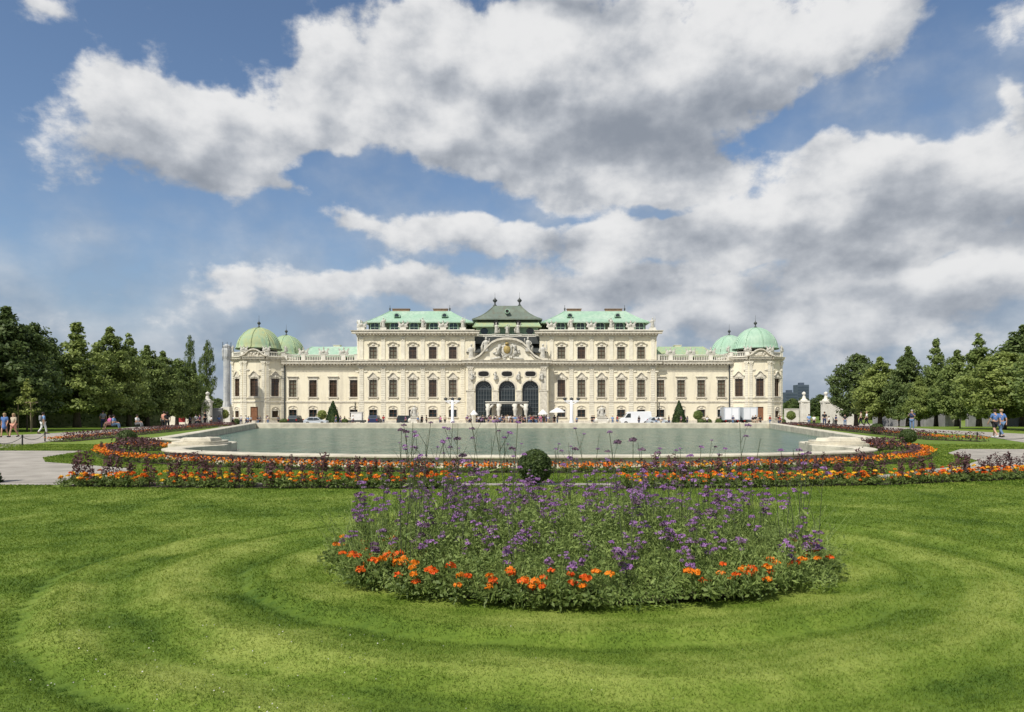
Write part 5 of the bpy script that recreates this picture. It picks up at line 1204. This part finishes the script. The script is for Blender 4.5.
# far city towers
for px,D,top,w,l in((801,900,385,5.6,'dark glass office tower far behind the right gate'),(789,850,392.5,6,'lower dark office block left of the far tower')):
    o=empty('office_tower',(sx(px,D),D,-.8)); H=sz(top,D)+.8; W=w*D/FOC; m=MB(); m.box(-W,W,-W,W,0,H); m.box(-W*.4,W*.4,-W*.4,W*.4,H,H+3); m.build('body',MT['tower'],o); n_=int(H/3.6)
    m=MB()
    for k in range(n_): m.box(-W*.96,W*.96,-W-.12,-W-.02,1+k*3.6,3.2+k*3.6)
    m.build('window_band',MT['tower_w'],o); tag(o,l,'office tower')
# chain fences along the avenues
def chain_fence(pts,label):
    o=empty('chain_fence',(pts[0][0],pts[0][1],0)); bx,by=pts[0]
    for x,y in pts: m=MB(); m.lathe([(.035,0),(.03,.42),(.05,.45),(.03,.52)],(x-bx,y-by,0),8); m.build('post',MT['iron'],o)
    for (x0,y0),(x1,y1) in zip(pts,pts[1:]):
        m=MB(); m.tube([(x0-bx+(x1-x0)*k/8,y0-by+(y1-y0)*k/8,.42-.22*4*(k/8)*(1-k/8)) for k in range(9)],.013,5); m.build('chain',MT['iron'],o)
    return tag(o,label,'chain fence')
chain_fence([(-21.6,28.3),(-23.3,32.5),(-25.3,37.0)],'low black chain fence at the left lawn corner'); chain_fence([(25.2,37.0),(25.7,33.5),(24.2,30.0)],'low black chain fence at the right lawn corner')

# ------------------------------------------------------------------ flower beds
def marigold_proto(seed,parts=True):
    r=np.random.default_rng(seed); n=150
    a=r.random(n)*6.28; q=np.sqrt(r.random(n))*.16; z=.03+.17*r.random(n)*(1-(q/.2)**2)
    V=leaf_quads(np.stack([q*np.cos(a),q*np.sin(a),z],1),.043,.6,None,.5,r)
    V=np.concatenate([V,leaf_quads(np.tile([[0,0,.07]],(12,1))+r.normal(size=(12,3))*.01,.26,1.2,None,.14,r)])
    fol=np_mesh('marigold',V,4,MT['leaf_mari']); bl=[]
    for k in range(5):
        a_=2.4*k+r.random(); q_=.05+.10*r.random(); c=np.array([q_*math.cos(a_),q_*math.sin(a_),.11+.13*r.random()])
        m=26; d=r.normal(size=(m,3)); d/=np.linalg.norm(d,axis=1)[:,None]; d[:,2]=np.abs(d[:,2])*.6; d*=.026+.012*r.random()
        bl.append(leaf_quads(c+d,.032,.3,d/.04*1.5,.8,r))
    return fol,bl
def dark_proto(seed):
    r=np.random.default_rng(seed); C=[]; O=[]
    for s in range(3):
        a=r.random()*6.28; q=.03*r.random(); h=.36+.18*r.random(); n=42
        z=h*r.random(n)**.7; rr=.03+.045*r.random(n)*(1-.4*z/h); b=r.random(n)*6.28
        C.append(np.stack([q*math.cos(a)*(1+z)+rr*np.cos(b),q*math.sin(a)*(1+z)+rr*np.sin(b),z+.03],1)); O.append(np.stack([np.cos(b),np.sin(b),.4+0*b],1)*.8)
    return np_mesh('purple_leaf_plant',leaf_quads(np.concatenate(C),.062,.4,np.concatenate(O),.42,r),4,MT['leaf_purple'])
MAR=[marigold_proto(50+k) for k in range(4)]; DRK=[dark_proto(70+k) for k in range(5)]
BLM={}
def bloom_mesh(v,k,mat):
    if (v,k,mat) not in BLM: BLM[(v,k,mat)]=np_mesh('bloom',MAR[v][1][k],4,MT[mat])
    return BLM[(v,k,mat)]
MARJ={}
def mari_joined(v,mat):
    if (v,mat) not in MARJ:
        f=np.concatenate([leaf_v(MAR[v][0])]+MAR[v][1]); nf=len(MAR[v][0].polygons); nb=sum(len(b)//4 for b in MAR[v][1])
        MARJ[(v,mat)]=np_mesh('marigold',f,4,[MT['leaf_mari'],MT[mat]],[0]*nf+[1]*nb)
    return MARJ[(v,mat)]
def leaf_v(me):
    a=np.empty(len(me.vertices)*3,np.float32); me.vertices.foreach_get('co',a); return a.reshape(-1,3)
fr=random.Random(9)
def marigold(x,y,z,label,group,mats,parts=3,s=1.0):
    v=fr.randrange(4)
    if parts:
        o=link('marigold',MAR[v][0])
        for k in fr.sample(range(5),parts): link('bloom',bloom_mesh(v,k,fr.choice(mats)),o)
    else: o=link('marigold',mari_joined(v,fr.choice(mats)))
    o.location=(x,y,z); o.rotation_euler=(0,0,fr.uniform(0,6.28)); q=s*fr.uniform(.85,1.2); o.scale=(q,q,q); return tag(o,label,'marigold',group)
def darkplant(x,y,z,label,group,s=1.0):
    o=link('purple_leaf_plant',fr.choice(DRK)); o.location=(x,y,z); o.rotation_euler=(fr.uniform(-.08,.08),fr.uniform(-.08,.08),fr.uniform(0,6.28)); q=s*fr.uniform(.75,1.15); o.scale=(q,q,q*fr.uniform(.85,1.2)); return tag(o,label,'foliage plant',group)
def resample(pts,step):
    out=[];acc=0
    for (x0,y0),(x1,y1) in zip(pts,pts[1:]):
        L=math.hypot(x1-x0,y1-y0); d=acc
        while d<L: t=d/L; out.append((x0+(x1-x0)*t,y0+(y1-y0)*t,(y1-y0)/L,-(x1-x0)/L)); d+=step
        acc=d-L
    return out
def soil(pts,w,name='bed_soil'):
    mb=MB(); rs=resample(pts,.5); prev=None
    for x,y,nx_,ny_ in rs:
        c=((x+nx_*w/2,y+ny_*w/2),(x-nx_*w/2,y-ny_*w/2))
        if prev: mb.add([(*prev[0],ground_z(y)+.014),(*c[0],ground_z(y)+.014),(*c[1],ground_z(y)+.014),(*prev[1],ground_z(y)+.014)],[(0,1,2,3)])
        prev=c
    tag(mb.build(name,MT['soil']),kind='structure')
OR=['bloom_o','bloom_o','bloom_o','bloom_r','bloom_y']
def border(pts,w,side,dstep,mstep,bed,parts,sd=1.0,sm=1.0,drows=1,mrows=2):
    """marigolds on the lawn side (side=+1/-1 along the normal), purple-leaved plants behind."""
    soil(pts,w)
    for r_ in range(mrows):
        for x,y,nx_,ny_ in resample(pts,mstep):
            q=side*(w*.42-r_*w*.34)+fr.uniform(-.06,.06); j=fr.uniform(-.08,.08)
            if fr.random()<.1: continue
            marigold(x+nx_*q-ny_*j,y+ny_*q+nx_*j,.014,'orange marigold in '+bed,'orange marigolds in '+bed,OR,parts,sm)
    for r_ in range(drows):
        for x,y,nx_,ny_ in resample(pts,dstep):
            q=side*(w*.14-r_*w*.32)+fr.uniform(-.16,.2); j=fr.uniform(-.12,.12)
            if fr.random()<.22: continue
            darkplant(x+nx_*q-ny_*j,y+ny_*q+nx_*j,.014,'dark purple leaved plant in '+bed,'purple leaved plants in '+bed,sd)
L1=[(-9.55,14.95),(-6,14.7),(-1.2,14.6)]; R1=[(2.4,14.6),(5,14.8),(8.2,15.3),(11,16.2),(14.5,17.6)]
border(L1,.8,1,.16,.25,'the left long border nearest the lawn',4,1.08,1.2,1)
border(R1,.8,1,.16,.27,'the right long border nearest the lawn',4,1.08,1.2,1)
CV=smooth_path([(-16.5,32),(-17.0,29),(-15.6,26.2),(-13,22.8),(-9,20.4),(-4,18.6),(.5,18.2),(5,18.5),(9.5,20.1),(13.2,22.6),(15.6,26),(16.8,29),(16.2,32)],4)
border(CV,.7,1,.8,.52,'the curved border along the pool rim',0,.68,.95)
# rest of the curved border and the far borders read as one mass each
def mass(name,pts,w,side,n,label,cat,hd=.42,flare=None):
    rs=resample(pts,.1); C=[];kind=[];S=[]
    idx_=rng.integers(0,len(rs),n); A=np.array(rs)[idx_]; q=rng.random(n)-.5
    k=np.where(q*side>-.05,np.where(rng.random(n)<.62,1,2),np.where(rng.random(n)<.8,0,2))
    z=np.where(k==1,.16+.12*rng.random(n),np.where(k==0,hd*(.25+.8*rng.random(n)),.2*rng.random(n)))
    yy=A[:,1]+A[:,3]*q*w
    P_=np.stack([A[:,0]+A[:,2]*q*w,yy,z+np.interp(yy,[75,110],[0,-.8])],1)
    V=leaf_quads(P_,np.where(k==1,.07,.10),.5,None,.65)
    tag(link(name,np_mesh(name,V,4,[MT['leaf_purple'],MT['bloom_o'],MT['leaf_mari']],k)),label,cat,kind='stuff')
mass('bedding_plants',CV,.7,1,9000,'low bedding filling the curved border along the pool rim','bedding',.30)
FL=[(-24.3,36.5),(-25.2,42),(-27.5,52),(-31,68),(-34.6,84)]; FR=[(sx(985,37),37),(24.4,39),(26.2,47),(29,60),(32,75),(35,88)]
for pts,sd,l in((FL,-1,'far orange and purple border running along the left avenue'),(FR,1,'far orange and purple border running along the right avenue')):
    soil(pts,1.3); mass('bedding_plants',pts,1.3,sd,15000,l,'bedding',.5)
ENDL=[(-16.6,29.5),(-15.2,29.2),(-14.2,28)]; ENDR=[(16.4,29.5),(15,29.2),(14,28)]
for pts,l in((ENDL,'dark bedding clump at the left end of the curved border'),(ENDR,'dark bedding clump at the right end of the curved border')): soil(pts,1.7); mass('bedding_plants',pts,1.8,-1 if pts is ENDL else 1,2200,l,'bedding',.5)

V,t_=mid_blades(280000,[(L1,.42),(R1,.42),(CV,.42),(ENDL,.9),(ENDR,.9)])
tag(link('grass',np_mesh('grass',V,3,MT['blade'],attr=t_)),'short mown grass between the long borders and the pool','grass',kind='stuff')
# --- the oval bed: leafy floor, marigold edge, tall verbenas
nb=70000; a=rng.random(nb)*6.28; q=np.sqrt(rng.random(nb))
q=q*(1+.035*np.sin(7*a)+.03*np.sin(17*a+1)+.02*np.sin(41*a)+.025*rng.random(nb)); bx_=BX+BA*q*np.cos(a); by_=BY+BB*q*np.sin(a)
hm=.15+.40*np.clip(1-np.minimum(q,1)**3,0,1)*np.interp(by_,[BY-1.7,BY-.6],[.55,1.0])+.12*(fbm(bx_*3,by_*3,3)-.5)
bz=hm*(rng.random(nb)**.5)*(.55+.9*fbm(bx_*5+7,by_*5+1,3))+.02
V=leaf_quads(np.stack([bx_,by_,bz],1),np.where(rng.random(nb)<.15,.058,.034),.45,None,.36)
sm=MB(); rr=64
sm.add([(BX,BY,.10)]+[(BX+BA*.90*math.cos(2*math.pi*k/rr),BY+BB*.90*math.sin(2*math.pi*k/rr),.03) for k in range(rr)],[(0,1+k,1+(k+1)%rr) for k in range(rr)])
tag(sm.build('bed_soil',MT['soil']),kind='structure')
# wiry upright stems with side leaves between the leaves
nsx=5200; a=rng.random(nsx)*6.28; q=np.sqrt(rng.random(nsx))*.97
sx0=BX+BA*q*np.cos(a); sy0=BY+BB*q*np.sin(a); hh=(.28+.40*rng.random(nsx))*np.interp(sy0,[BY-1.7,BY-.8,BY],[.5,.75,1.0])
ln=rng.normal(size=(nsx,2))*.24*hh[:,None]/.5; b=rng.random(nsx)*6.28; wq=.0038
S0=np.stack([sx0,sy0,0*hh+.05],1); S1=np.stack([sx0+ln[:,0],sy0+ln[:,1],hh],1); dw=np.stack([np.cos(b)*wq,np.sin(b)*wq,0*b],1)
VS=np.stack([S0-dw,S0+dw,S1+dw*.6,S1-dw*.6],1).reshape(-1,3)
f_=rng.random((nsx,3)); LC=np.concatenate([S0+(S1-S0)*f_[:,k:k+1]+rng.normal(size=(nsx,3))*.012 for k in range(3)])
LC=np.concatenate([LC,S0+(S1-S0)*(.35+.5*f_[:,:1])+rng.normal(size=(nsx,3))*.02,S0+(S1-S0)*(.3+.5*f_[:,1:2])+rng.normal(size=(nsx,3))*.025]); VL=leaf_quads(LC,.048,.5,None,.28)
V=np.concatenate([V,VS,VL])
tag(link('bed_foliage',np_mesh('bed_foliage',V,4,MT['leaf_bed'])),'dense green leaves filling the oval bed','foliage',kind='stuff')
def verbena_proto(seed,tall):
    r=random.Random(seed); n_=np.random.default_rng(seed); mb=MB(); heads=[]; H=1.0
    ns=2 if tall else 3
    for s in range(ns):
        a=r.uniform(0,6.28); lean=r.uniform(.04,.2)*(1 if not tall else .8); h=H*r.uniform(.78,1) if s else H
        top=(math.cos(a)*lean,math.sin(a)*lean,h); mid=(math.cos(a)*lean*.35+r.uniform(-.02,.02),math.sin(a)*lean*.35,h*.5)
        th=.0032
        mb.tube([(0,0,0),mid,top],[th,th*.85,th*.6],4); heads.append(top)
        for b in range(3 if not tall else 2 if s==0 else 1):
            a2=a+r.uniform(1.2,5); f=.72+.1*b; base=tuple(mid[i]+(top[i]-mid[i])*(f-.5)*2 for i in range(3)); tip=(base[0]+math.cos(a2)*.07,base[1]+math.sin(a2)*.07,base[2]+r.uniform(.09,.17)*h)
            mb.tube([base,tip],[th*.6,th*.45],4); heads.append(tip)
    lv=[]
    for k in range(14 if not tall else 6):
        a=r.uniform(0,6.28); z=r.uniform(.08,.6); lv.append((math.cos(a)*.05,math.sin(a)*.05,z))
    LV=leaf_quads(np.array(lv),.075,.3,None,.25,n_)
    for k in range(len(LV)//4): mb.add([tuple(p) for p in LV[4*k:4*k+4]],[(0,1,2,3)],1)
    return mb.mesh('verbena',[MT['stem_d'] if tall else MT['stem'],MT['leaf_bed']]),heads
def head_mesh(seed,mat,rad):
    r=np.random.default_rng(seed); m=34; d=r.normal(size=(m,3)); d/=np.linalg.norm(d,axis=1)[:,None]; d[:,2]=np.abs(d[:,2])*.7-.1; d*=rad*(.6+.4*r.random((m,1)))
    return np_mesh('flower_head',leaf_quads(d,rad*.75,.4,d/rad,.75,r),4,MT[mat])
VP=[verbena_proto(200+k,False) for k in range(6)]; VT=[verbena_proto(300+k,True) for k in range(5)]
HD=[head_mesh(400+k,('verb_a','verb_b','verb_a','verb_b','verb_a','verb_c')[k],.022+.005*(k%3)) for k in range(6)]
def verbena(x,y,z,H,tall,nh,label,group):
    me_,heads=fr.choice(VT if tall else VP); o=link('verbena',me_); o.location=(x,y,z); o.rotation_euler=(fr.uniform(-.06,.06),fr.uniform(-.06,.06),fr.uniform(0,6.28)); o.scale=(H*.9+.15,H*.9+.15,H)
    for k,hp in enumerate(fr.sample(heads,min(nh,len(heads)))):
        h=link('flower_head',fr.choice(HD),o); h.location=hp; q=fr.uniform(.65,1.35); w_=H*.9+.15; h.scale=(q/w_,q/w_,q*.9/H)
    return tag(o,label,'verbena',group)
cnt=0
while cnt<240:
    a_=fr.uniform(0,6.28); q=math.sqrt(fr.random()); x=BX+BA*.97*q*math.cos(a_); y=BY+BB*.95*q*math.sin(a_)
    front=(BY-y)/BB
    if front>.6 and fr.random()<.3: continue
    H=fr.uniform(.34,.58) if front>.3 else fr.uniform(.50,.84)
    if front>.3 and q>.86: H*=.75
    verbena(x,y,.05,H,False,fr.choice([4,5,6]),'purple verbena of medium height in the oval bed','medium verbenas in the oval bed'); cnt+=1
for k in range(52):
    a_=fr.uniform(0,6.28); q=math.sqrt(fr.random()); x=BX+BA*.97*q*math.cos(a_); y=BY+BB*.9*q*math.sin(a_)
    verbena(x,y,.05,fr.uniform(.85,1.2) if k<34 else fr.uniform(1.2,1.52),True,3,'tall thin verbena rising above the others in the oval bed','tall verbenas in the oval bed')
for k in range(104):
    t=k/103; a_=math.pi*(1.0+ (t if t<.42 else t))  # along the front edge
    a_=math.pi*(.93+1.14*t); dens=(.15+.85*max(0,math.sin(t*31+.6)))*(1.7 if t<.42 else .62)
    if fr.random()>dens: continue
    q=fr.uniform(.70,.99) if t<.3 else fr.uniform(.88,.99); x=BX+BA*q*math.cos(a_); y=BY+BB*q*math.sin(a_)
    marigold(x,y,.045,'orange marigold on the front edge of the oval bed','orange marigolds on the oval bed edge',['bloom_o','bloom_o','bloom_r','bloom_o','bloom_r','bloom_r'],fr.choice([2,3,3]),1.02)

# ------------------------------------------------------------------ sky and clouds
W=bpy.data.worlds.new('World'); SC.world=W; W.use_nodes=True; nt=W.node_tree; N=nt.nodes; L=nt.links
SUN_EL,SUN_AZ=math.radians(50),math.radians(36)       # the sun stands behind the viewer, to the left
bg=N['Background']; out=N['World Output']
sky=N.new('ShaderNodeTexSky'); sky.sky_type='NISHITA'; sky.sun_disc=False; sky.sun_elevation=SUN_EL
sky.sun_rotation=math.radians(180)+SUN_AZ; sky.air_density=1.0; sky.dust_density=.6; sky.ozone_density=1.6
def nd(t,**k):
    n_=N.new(t)
    for a_,b_ in k.items(): setattr(n_,a_,b_)
    return n_
def mth(op,a_,b_=None,c_=None,clamp=False):
    n_=nd('ShaderNodeMath',operation=op); n_.use_clamp=clamp
    for i,v in enumerate((a_,b_,c_)):
        if v is None: continue
        if isinstance(v,(int,float)): n_.inputs[i].default_value=v
        else: L.new(v,n_.inputs[i])
    return n_.outputs[0]
tc=nd('ShaderNodeTexCoord'); sp=nd('ShaderNodeSeparateXYZ'); L.new(tc.outputs['Generated'],sp.inputs[0])
az=mth('ARCTAN2',sp.outputs[0],sp.outputs[1]); el=mth('ARCSINE',sp.outputs[2])
cb=nd('ShaderNodeCombineXYZ'); L.new(az,cb.inputs[0]); L.new(el,cb.inputs[1]); base=cb.outputs[0]
def vm(op,a_,b_):
    n_=nd('ShaderNodeVectorMath',operation=op)
    for i,v in enumerate((a_,b_)):
        if isinstance(v,tuple): n_.inputs[i].default_value=v
        else: L.new(v,n_.inputs[i])
    return n_.outputs[0]
def noise(vec,scale,detail,rough=.55,dist=0.0,col=False):
    n_=nd('ShaderNodeTexNoise'); n_.inputs['Scale'].default_value=scale; n_.inputs['Detail'].default_value=detail; n_.inputs['Roughness'].default_value=rough; n_.inputs['Distortion'].default_value=dist
    L.new(vec,n_.inputs['Vector']); return n_.outputs['Color' if col else 'Fac']
sq=vm('MULTIPLY',base,(1.0,1.35,1.0))
warp=vm('MULTIPLY',vm('SUBTRACT',noise(sq,6.0,4,.6,0,True),(.5,.5,.5)),(.16,.10,0))
pw_=vm('ADD',base,warp)
f1=noise(sq,11.0,11,.60)
g1=noise(sq,7.5,7,.52); g1u=noise(vm('ADD',sq,(-.022,.05,0)),7.5,7,.52)
f2=noise(vm('ADD',sq,(3.1,1.7,.4)),2.2,4,.5)
def ang(px,py):
    return math.atan((px-CX)/FOC), math.atan((HOR-py)/math.hypot(FOC,px-CX))
def blobs(lst,shade=False):
    acc=None; sh=None
    for px,py,rx,ry,w_ in lst:
        a_,e_=ang(px,py); k=1/math.cos(a_)
        mp=nd('ShaderNodeMapping',vector_type='TEXTURE'); mp.inputs['Location'].default_value=(a_,e_,0); mp.inputs['Scale'].default_value=(rx*2.0/FOC/k/k,ry*2.0/FOC/k,1)
        if acc is None: L.new(pw_,mp.inputs[0])
        else:       # negligible term that makes the renderer evaluate the clouds one after another
            q_=nd('ShaderNodeVectorMath',operation='MULTIPLY_ADD'); L.new(acc,q_.inputs[0]); q_.inputs[1].default_value=(1e-7,1e-7,0); L.new(pw_,q_.inputs[2]); L.new(q_.outputs[0],mp.inputs[0])
        g_=nd('ShaderNodeTexGradient',gradient_type='QUADRATIC_SPHERE'); L.new(mp.outputs[0],g_.inputs[0])
        if shade:
            sp_=nd('ShaderNodeSeparateXYZ'); L.new(mp.outputs[0],sp_.inputs[0])
            sh=mth('MULTIPLY_ADD',mth('MULTIPLY',g_.outputs['Fac'],sp_.outputs[1]),abs(w_),sh if sh is not None else 0.0)
        acc=mth('MULTIPLY_ADD',g_.outputs['Fac'],w_,acc if acc is not None else 0.0)
    return (acc,sh) if shade else acc
pos=[(98,112,45,26,.9),(125,95,42,18,.7),(152,112,60,34,.9),(188,128,52,36,.9),(222,150,60,30,.9),(255,168,46,22,.8),(285,186,24,9,.6),
 (240,110,55,20,.8),(282,118,60,27,.8),(335,110,60,34,.9),(320,32,36,30,.5),(345,62,40,24,.6),(375,15,40,20,.5),(330,88,30,14,.5),
 (440,40,58,42,.9),(400,78,60,38,.8),(470,92,90,40,.9),(430,132,72,22,.8),(540,58,90,55,.9),(620,50,90,55,.9),(560,112,90,48,.9),(655,120,105,58,1.0),(500,165,70,26,.7),(580,185,80,24,.7),
 (745,38,110,46,.9),(695,75,62,48,.8),(865,14,110,28,.8),(765,92,38,30,.6),(700,165,60,34,.7),(1016,92,20,44,.7),
 (815,150,46,22,.8),(862,172,70,32,.8),(930,182,90,36,.9),(1000,195,80,55,.9),(800,225,120,42,.9),(700,225,100,32,.8),(610,238,95,26,.8),(490,240,95,22,.7),(345,211,42,16,.8),(430,226,60,14,.5),
 (900,245,110,34,.9),(400,276,46,16,.8),(350,288,60,14,.7),(300,292,90,14,.6),(200,302,62,12,.45),(120,285,42,6,.4),(235,282,30,8,.4),(960,292,120,26,.9),(840,305,110,24,.8),(700,288,130,26,.8),(565,285,110,22,.8),(470,300,80,18,.6),(640,325,200,24,.7),(880,335,160,20,.7),(45,4,18,7,.4),(990,20,50,14,.4)]
neg=[(900,105,100,30,-1.0),(785,125,30,22,-1.1),(810,95,40,20,-.5),(665,205,40,8,-.6),(505,215,40,7,-.5),(450,258,60,5,-.5),(620,262,70,5,-.35),(940,265,80,5,-.35),(770,268,60,5,-.35),(345,168,70,20,-.7),(420,195,60,14,-.7),(655,208,50,7,-.5),(552,216,60,6,-.5),(250,235,120,22,-.6),(720,195,34,8,-.4),(690,10,14,10,-.5)]
cl,shd=blobs(pos,True); cl=mth('ADD',cl,blobs(neg)); shd=mth('DIVIDE',shd,mth('MAXIMUM',mth('ADD',cl,.25),.2))
dk=blobs([(655,124,95,34,.9),(600,150,70,18,.35),(820,238,75,20,.6),(955,215,70,28,.35),(205,165,75,18,.5),(560,2,110,14,1.0),(690,290,220,16,.35),(620,270,180,10,.3),(980,250,80,14,.3),(480,140,70,14,.4),(860,300,160,10,.25),(870,262,90,14,.4)])
lt=blobs([(450,55,60,26,.4),(575,55,70,28,.4),(118,92,45,20,.4),(730,25,80,30,.35),(865,208,54,14,.5),(960,278,110,12,.5),(395,270,50,10,.45),(345,204,36,10,.4),(600,222,70,7,.3),(480,228,70,7,.3),(280,108,50,14,.3)])
# broken cloud for the rest of the dome
side=mth('MULTIPLY',mth('SUBTRACT',mth('ABSOLUTE',az),.72,clamp=True),3.0,clamp=True)
rest=mth('MULTIPLY',side,mth('MULTIPLY_ADD',f2,3.2,-1.25))
dens=mth('ADD',mth('ADD',cl,rest),mth('ADD',mth('MULTIPLY_ADD',f1,1.9,-.97),mth('MULTIPLY_ADD',g1,1.3,-.70)))
alpha=nd('ShaderNodeMapRange',interpolation_type='SMOOTHSTEP'); alpha.inputs[1].default_value=.06; alpha.inputs[2].default_value=.50; L.new(dens,alpha.inputs[0])
rel=mth('ADD',mth('MULTIPLY',mth('SUBTRACT',g1,g1u),2.3),mth('MULTIPLY_ADD',f1,.9,-.45))
br=mth('ADD',mth('ADD',mth('MULTIPLY_ADD',shd,.85,.62),rel),mth('SUBTRACT',mth('MULTIPLY',lt,.8),mth('MULTIPLY',dk,mth('MULTIPLY_ADD',g1,1.3,.05))))
br=mth('SUBTRACT',br,mth('MULTIPLY',mth('SUBTRACT',dens,.9,clamp=True),.12))
mr=nd('ShaderNodeMapRange',interpolation_type='SMOOTHSTEP'); mr.inputs[1].default_value=-.25; mr.inputs[2].default_value=1.12; L.new(br,mr.inputs[0]); br=mr.outputs[0]
cr=nd('ShaderNodeValToRGB'); e=cr.color_ramp.elements; e[0].position=0; e[0].color=(.27,.30,.35,1); e[1].position=1; e[1].color=(.83,.83,.83,1); e2=e.new(.45); e2.color=(.48,.505,.545,1)
L.new(br,cr.inputs[0])
haze=mth('SUBTRACT',1.0,mth('MULTIPLY',el,5.0,clamp=True),clamp=True)
tint=nd('ShaderNodeMix',data_type='RGBA',blend_type='MULTIPLY'); tint.inputs[0].default_value=1.0; L.new(sky.outputs[0],tint.inputs[6]); tint.inputs[7].default_value=(.108,.113,.118,1)
# thin grey veil low over the horizon, thicker to the right
vl=mth('ADD',mth('MULTIPLY_ADD',el,-3.2,1.42),mth('ADD',mth('MULTIPLY',az,.5),mth('MULTIPLY_ADD',g1,1.5,-.80)))
veil=nd('ShaderNodeMapRange',interpolation_type='SMOOTHSTEP'); veil.inputs[1].default_value=.0; veil.inputs[2].default_value=1.1; L.new(vl,veil.inputs[0])
vc=nd('ShaderNodeMix',data_type='RGBA'); L.new(mth('MULTIPLY_ADD',mth('SUBTRACT',g1,g1u),3.0,mth('MULTIPLY_ADD',f1,1.2,-.2),True),vc.inputs[0]); vc.inputs[6].default_value=(.29,.35,.44,1); vc.inputs[7].default_value=(.56,.60,.65,1)
hz_=nd('ShaderNodeMix',data_type='RGBA'); L.new(mth('MULTIPLY',haze,.35),hz_.inputs[0]); L.new(cr.outputs[0],hz_.inputs[6]); hz_.inputs[7].default_value=(.40,.46,.54,1)
lowsky=nd('ShaderNodeMix',data_type='RGBA'); L.new(mth('MULTIPLY',haze,.85),lowsky.inputs[0]); L.new(tint.outputs[2],lowsky.inputs[6]); lowsky.inputs[7].default_value=(.235,.335,.48,1)
mx=nd('ShaderNodeMix',data_type='RGBA'); L.new(mth('MULTIPLY',alpha.outputs[0],.97),mx.inputs[0]); vm_=nd('ShaderNodeMix',data_type='RGBA'); L.new(mth('MULTIPLY',veil.outputs[0],.88),vm_.inputs[0]); L.new(lowsky.outputs[2],vm_.inputs[6]); L.new(vc.outputs[2],vm_.inputs[7]); L.new(vm_.outputs[2],mx.inputs[6]); L.new(hz_.outputs[2],mx.inputs[7])
L.new(mx.outputs[2],bg.inputs[0]); bg.inputs[1].default_value=1.0
try: W.cycles.sampling_method='MANUAL'; W.cycles.sample_map_resolution=512
except Exception: pass

sl=bpy.data.lights.new('sun','SUN'); sl.energy=4.6; sl.angle=math.radians(.53); sl.color=(1.0,.955,.88)
so=bpy.data.objects.new('sun',sl); COL.objects.link(so); so.location=(-40,-60,80)
d=Vector((-math.sin(SUN_AZ)*math.cos(SUN_EL),-math.cos(SUN_AZ)*math.cos(SUN_EL),math.sin(SUN_EL)))
so.rotation_euler=d.to_track_quat('Z','Y').to_euler()

# ------------------------------------------------------------------ camera
cam=bpy.data.cameras.new('camera'); co=bpy.data.objects.new('camera',cam); COL.objects.link(co)
co.location=(0,0,EYE); co.rotation_euler=(math.radians(90),0,0)
cam.sensor_fit='HORIZONTAL'; cam.sensor_width=36; cam.lens=FOC/1024*36; cam.shift_y=(HOR-356)/1024.0
cam.clip_end=6000; cam.clip_start=.1
SC.camera=co
SC.view_settings.view_transform='Standard'; SC.view_settings.look='None'; SC.view_settings.exposure=0; SC.view_settings.gamma=1
SC.cycles.max_bounces=6; SC.cycles.diffuse_bounces=3; SC.cycles.transparent_max_bounces=6; SC.cycles.caustics_reflective=False; SC.cycles.caustics_refractive=False
try: SC.cycles.use_denoising=True
except Exception: pass
